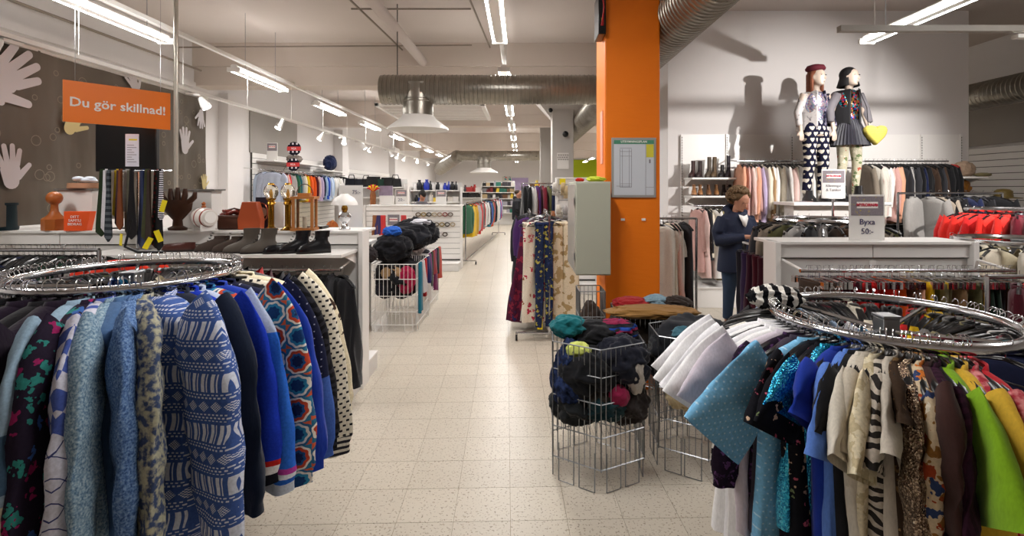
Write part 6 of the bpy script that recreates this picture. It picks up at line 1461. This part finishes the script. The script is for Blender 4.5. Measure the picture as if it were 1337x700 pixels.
# --- person behind the slatwall gondola
t = thing('person', 'person with black hair in grey shirt behind the slatwall gondola', 'person', (at(549, 13.0), 13.0, 0), .6)
def pb(b):
    torso(b, [(.8, .16, .11, 0, 0), (1.0, .16, .11, 0, 0), (1.2, .17, .12, 0, -.02), (1.36, .19, .1, 0, -.05), (1.43, .08, .07, 0, -.07)]); b.tube([(0, -.06, 1.4), (0, -.1, 1.52)], .056, 12); head(b, (0, -.13, 1.58), 1.0, PI*.75, .1)
    for s in (-1, 1): limb(b, [(s*.2, -.04, 1.36), (s*.26, -.12, 1.1), (s*.15, -.3, 1.1)], [.055, .045, .032]); hand(b, (s*.15, -.31, 1.1), (-.1*s, -1, 0), (0, 0, 1), 1, .4, s); limb(b, [(s*.1, 0, .86), (s*.1, 0, .5), (s*.1, .0, .03)], [.09, .06, .042])
link('body', fig_mesh('body', pb, SKIN, .014), t)
def ps(b):
    torso(b, [(.85, .19, .14, 0, 0), (1.1, .2, .15, 0, 0), (1.34, .22, .14, 0, -.05), (1.44, .13, .1, 0, -.07)])
    for s in (-1, 1): limb(b, [(s*.19, -.04, 1.36), (s*.26, -.1, 1.14), (s*.2, -.22, 1.1)], [.085, .075, .06])
link('shirt', fig_mesh('shirt', ps, plain('grey_shirt', '#67666a', .8), .014), t)
def pt(b):
    for s in (-1, 1): limb(b, [(s*.09, 0, .88), (s*.1, 0, .5), (s*.105, 0, .05)], [.115, .085, .065])
link('trousers', fig_mesh('trousers', pt, M['black'], .016), t)
MB().ball((0, -.12, 1.62), .1, .11, .115, 14).build('hair', wmat('black_hair', '#17120f', '#0c0a09'), t, True)
# --- mannequins
def mannequin(x, y, rz, label, sc=1.06):
    t = thing('mannequin', label, 'mannequin', (x, y, 1.585), rz); t.scale = (sc, sc, sc)
    def bb(b):
        torso(b, [(.84, .14, .1, 0, 0), (.94, .155, .105, 0, 0), (1.08, .11, .08, 0, 0), (1.25, .14, .1, 0, -.01), (1.38, .16, .08, 0, 0), (1.44, .06, .05, 0, 0)]); b.tube([(0, 0, 1.4), (0, -.01, 1.53)], [.05, .045], 12); head(b, (0, -.03, 1.61), .98, .45, -.02)
        for s in (-1, 1):
            limb(b, [(s*.17, 0, 1.39), (s*.235, .02, 1.14), (s*.25, -.05, .92)], [.044, .036, .024]); hand(b, (s*.25, -.055, .91), (0, -.12, -1), (0, -1, 0), .95, .25, s)
            limb(b, [(s*.08, 0, .92), (s*.1, -.02, .5), (s*.11, .03, .1)], [.082, .052, .034]); b.tube([(s*.11, .05, .04), (s*.115, -.06, .03), (s*.12, -.13, .02)], [.035, .035, .025], 10)
    link('body', fig_mesh('body', bb, MSK, .009), t)
    MB().box(-.16, .16, -.16, .16, -.012, .0).build('base_plate', M['chrome'], t)
    for s in (-1, 1): MB().tube([(s*.028+.018, -.118, 1.628), (s*.028+.04, -.112, 1.628)], .005, 6).build('painted_eye', M['black'], t)
    return t
def legs_mesh(m, r=(.1, .07, .052), z0=.95, z1=.1):
    def q(b):
        torso(b, [(.86, .15, .115, 0, 0), (.94, .165, .12, 0, 0), (1.06, .125, .095, 0, 0)])
        for s in (-1, 1): limb(b, [(s*.08, 0, z0-.05), (s*.1, -.02, .5), (s*.112, .03, z1)], list(r))
    return fig_mesh('trousers', q, m, .011)
hearts = p_round('#15162c', '#cfc8ba', .075, .024)
t = mannequin(4.08, 7.0, .15, 'female mannequin in red beret, pale cardigan and heart-print trousers')
link('trousers', legs_mesh(hearts), t)
sq = p_sequin(['#b9b0c0', '#8a7fb0', '#c9a9b0', '#9ab0c0', '#d8cfc9'], 60)
link('sequin_top', fig_mesh('sequin_top', lambda b: torso(b, [(1.02, .135, .1, 0, 0), (1.12, .125, .095, 0, 0), (1.25, .155, .12, 0, -.01), (1.38, .15, .095, 0, 0), (1.42, .09, .07, 0, 0)]), sq, .011), t)
card = p_speckle('#b5b0ae', '#3a3540', 22, .66)
def cg(side): 
    def q(b):
        s = side
        limb(b, [(s*.15, .01, 1.4), (s*.24, .02, 1.15), (s*.255, -.03, .97)], [.052, .05, .04])
        b.rings([[(s*(.06+.11*math.sin(PI*u*.5)*k), .115*math.cos(PI*u) if False else -.12+.24*u, z) for u in (0, .25, .5, .75, 1)]+[(s*(.04+.09*math.sin(PI*u*.5)*k), -.10+.2*u, z) for u in (1, .75, .5, .25, 0)] for z, k in ((.92, 1.4), (1.1, 1.15), (1.25, 1.1), (1.38, .9), (1.43, .5))], 0, True, True)
    return q
link('cardigan_side', fig_mesh('cardigan', cg(-1), card, .011), t); link('cardigan_side', fig_mesh('cardigan', cg(1), p_speckle('#17172a', '#9a93a8', 22, .62), .011), t)
HR = wmat('red_brown_hair', '#8c5238', '#6a3a26'); 
def lhair(b):
    b.ball((0, .01, 1.65), .09, .11, .1, 16)
    for s in (-1, 1): b.rings([[(s*(.075+.025*math.cos(2*PI*j/10)), .0+.055*math.sin(2*PI*j/10), z) for j in range(10)] for z in (1.66, 1.55, 1.42, 1.28)], 0, True, True)
    b.rings([[(.09*math.cos(2*PI*j/14), .06+.035*math.sin(2*PI*j/14), z) for j in range(14)] for z in (1.66, 1.5, 1.34)], 0, True, True)
link('hair', fig_mesh('hair', lhair, HR, .01), t)
MB().lathe([(.085, 1.69), (.115, 1.71), (.12, 1.73), (.1, 1.765), (.05, 1.78), (.01, 1.785)], (0, .0, 0), 24).build('beret', plain('wine_felt', '#5a1524', .85), t, True)
for s in (-1, 1):
    m = MB(); m.rings([[(s*.115+.045*w_*math.cos(2*PI*j/12), -.03+.12*w2_*math.sin(2*PI*j/12), z) for j in range(12)] for z, w_, w2_ in ((0, 1, 1), (.04, 1, .95), (.08, .85, .5), (.14, .8, .42))], 0, True, True)
    m.build('boot', M['black'], t)
t = mannequin(4.54, 7.0, .1, 'female mannequin with black bob, grey-sleeved jacket and pleated skirt')
link('leggings', legs_mesh(p_floral('#b7b29a', ['#b7b29a', '#6c7a55', '#d0c8b4', '#a85a4a'], 18, .4), (.088, .06, .04)), t)
sk = MB(); n = 72
sk.rings([[((r_+(.018*g_ if j % 2 else -.0))*math.cos(2*PI*j/n), (r_+(.018*g_ if j % 2 else 0))*.8*math.sin(2*PI*j/n), z) for j in range(n)] for z, r_, g_ in ((1.06, .125, .1), (1.0, .15, .4), (.9, .19, .8), (.72, .25, 1))], 0)
sk.build('pleated_skirt', plain('dark_pleats', '#23222b', .5), t, False)
link('sequin_top', fig_mesh('sequin_top', lambda b: torso(b, [(1.02, .13, .1, 0, 0), (1.12, .125, .095, 0, 0), (1.25, .15, .12, 0, -.01), (1.40, .15, .095, 0, 0), (1.45, .07, .06, 0, 0)]), p_sequin(['#16161c', '#c03a4a', '#2a8a9a', '#16161c', '#7a5a2a', '#2a3a9a'], 45), .011), t)
def jk(side):
    s = side
    def q(b): b.rings([[(s*(.07+.12*math.sin(PI*u*.5)*k), -.13+.26*u, z) for u in (0, .25, .5, .75, 1)]+[(s*(.05+.1*math.sin(PI*u*.5)*k), -.11+.22*u, z) for u in (1, .75, .5, .25, 0)] for z, k in ((.98, 1.2), (1.1, 1.2), (1.25, 1.1), (1.40, .9), (1.45, .5))], 0, True, True)
    return q
for s in (-1, 1):
    link('jacket_front', fig_mesh('jacket', jk(s), plain('black_jacket', '#121216', .6), .011), t)
    link('sleeve', fig_mesh('sleeve', lambda b: limb(b, [(s*.15, .01, 1.4), (s*.25, .02, 1.2), (s*.27, -.02, 1.02)], [.06, .058, .047]), plain('grey_sleeve', '#6b676b', .8), .011), t)
BH = wmat('bob_hair', '#121013', '#08080a')
def bob(b):
    b.ball((0, .012, 1.655), .098, .115, .1, 18)
    b.rings([[((.092+k)*math.cos(a), .01+(.1+k)*math.sin(a), z) for a in [(-.95+ (PI+1.9)*j/20) for j in range(21)]]+[((.07+k)*math.cos(a), .01+(.08+k)*math.sin(a), z) for a in [(-.95+(PI+1.9)*(20-j)/20) for j in range(21)]] for z, k in ((1.67, 0), (1.6, .008), (1.54, .025), (1.49, .04))], 0, True, True)
link('hair', fig_mesh('hair', bob, BH, .008), t)
for s in (-1, 1):
    m = MB(); m.rings([[(s*.115+.048*w_*math.cos(2*PI*j/12), -.03+.13*w2_*math.sin(2*PI*j/12), z) for j in range(12)] for z, w_, w2_ in ((0, 1, 1), (.05, 1, .95), (.1, .85, .5), (.2, .85, .42))], 0, True, True)
    m.build('boot', M['black'], t)
bg = thing('handbag', 'round yellow heart-shaped bag held by the right mannequin', 'handbag', (4.78, 6.82, 2.50), .1)
pts = []
for i in range(28):
    a = 2*PI*i/28; pts.append((.155*(math.sin(a)**3)*1.0, (.13*math.cos(a)-.045*math.cos(2*a)-.02*math.cos(3*a))))
MB().rings([[(x*k, yy, z*k) for x, z in pts] for yy, k in ((-.05, .8), (-.04, .95), (-.015, 1), (.015, 1), (.04, .95), (.05, .8))], 0, True, True).build('bag_body', p_stripes(['#c9bd62', '#b8aa48'], .016), bg, True)
MB().tube([(-.1, 0, .08), (-.12, 0, .35), (-.2, .05, .62)], .005, 6).build('strap', M['black'], bg)
t = thing('mannequin_platform', 'white display platform carrying the two mannequins', 'platform', (0, 0, 0))
bx('platform_top', 3.65, 4.95, 6.75, 7.3, 1.53, 1.572, M['white'], t, bev=.004); bx('platform_body', 3.75, 4.85, 6.95, 7.2, 0, 1.53, M['white2'], t)

far_hangers()
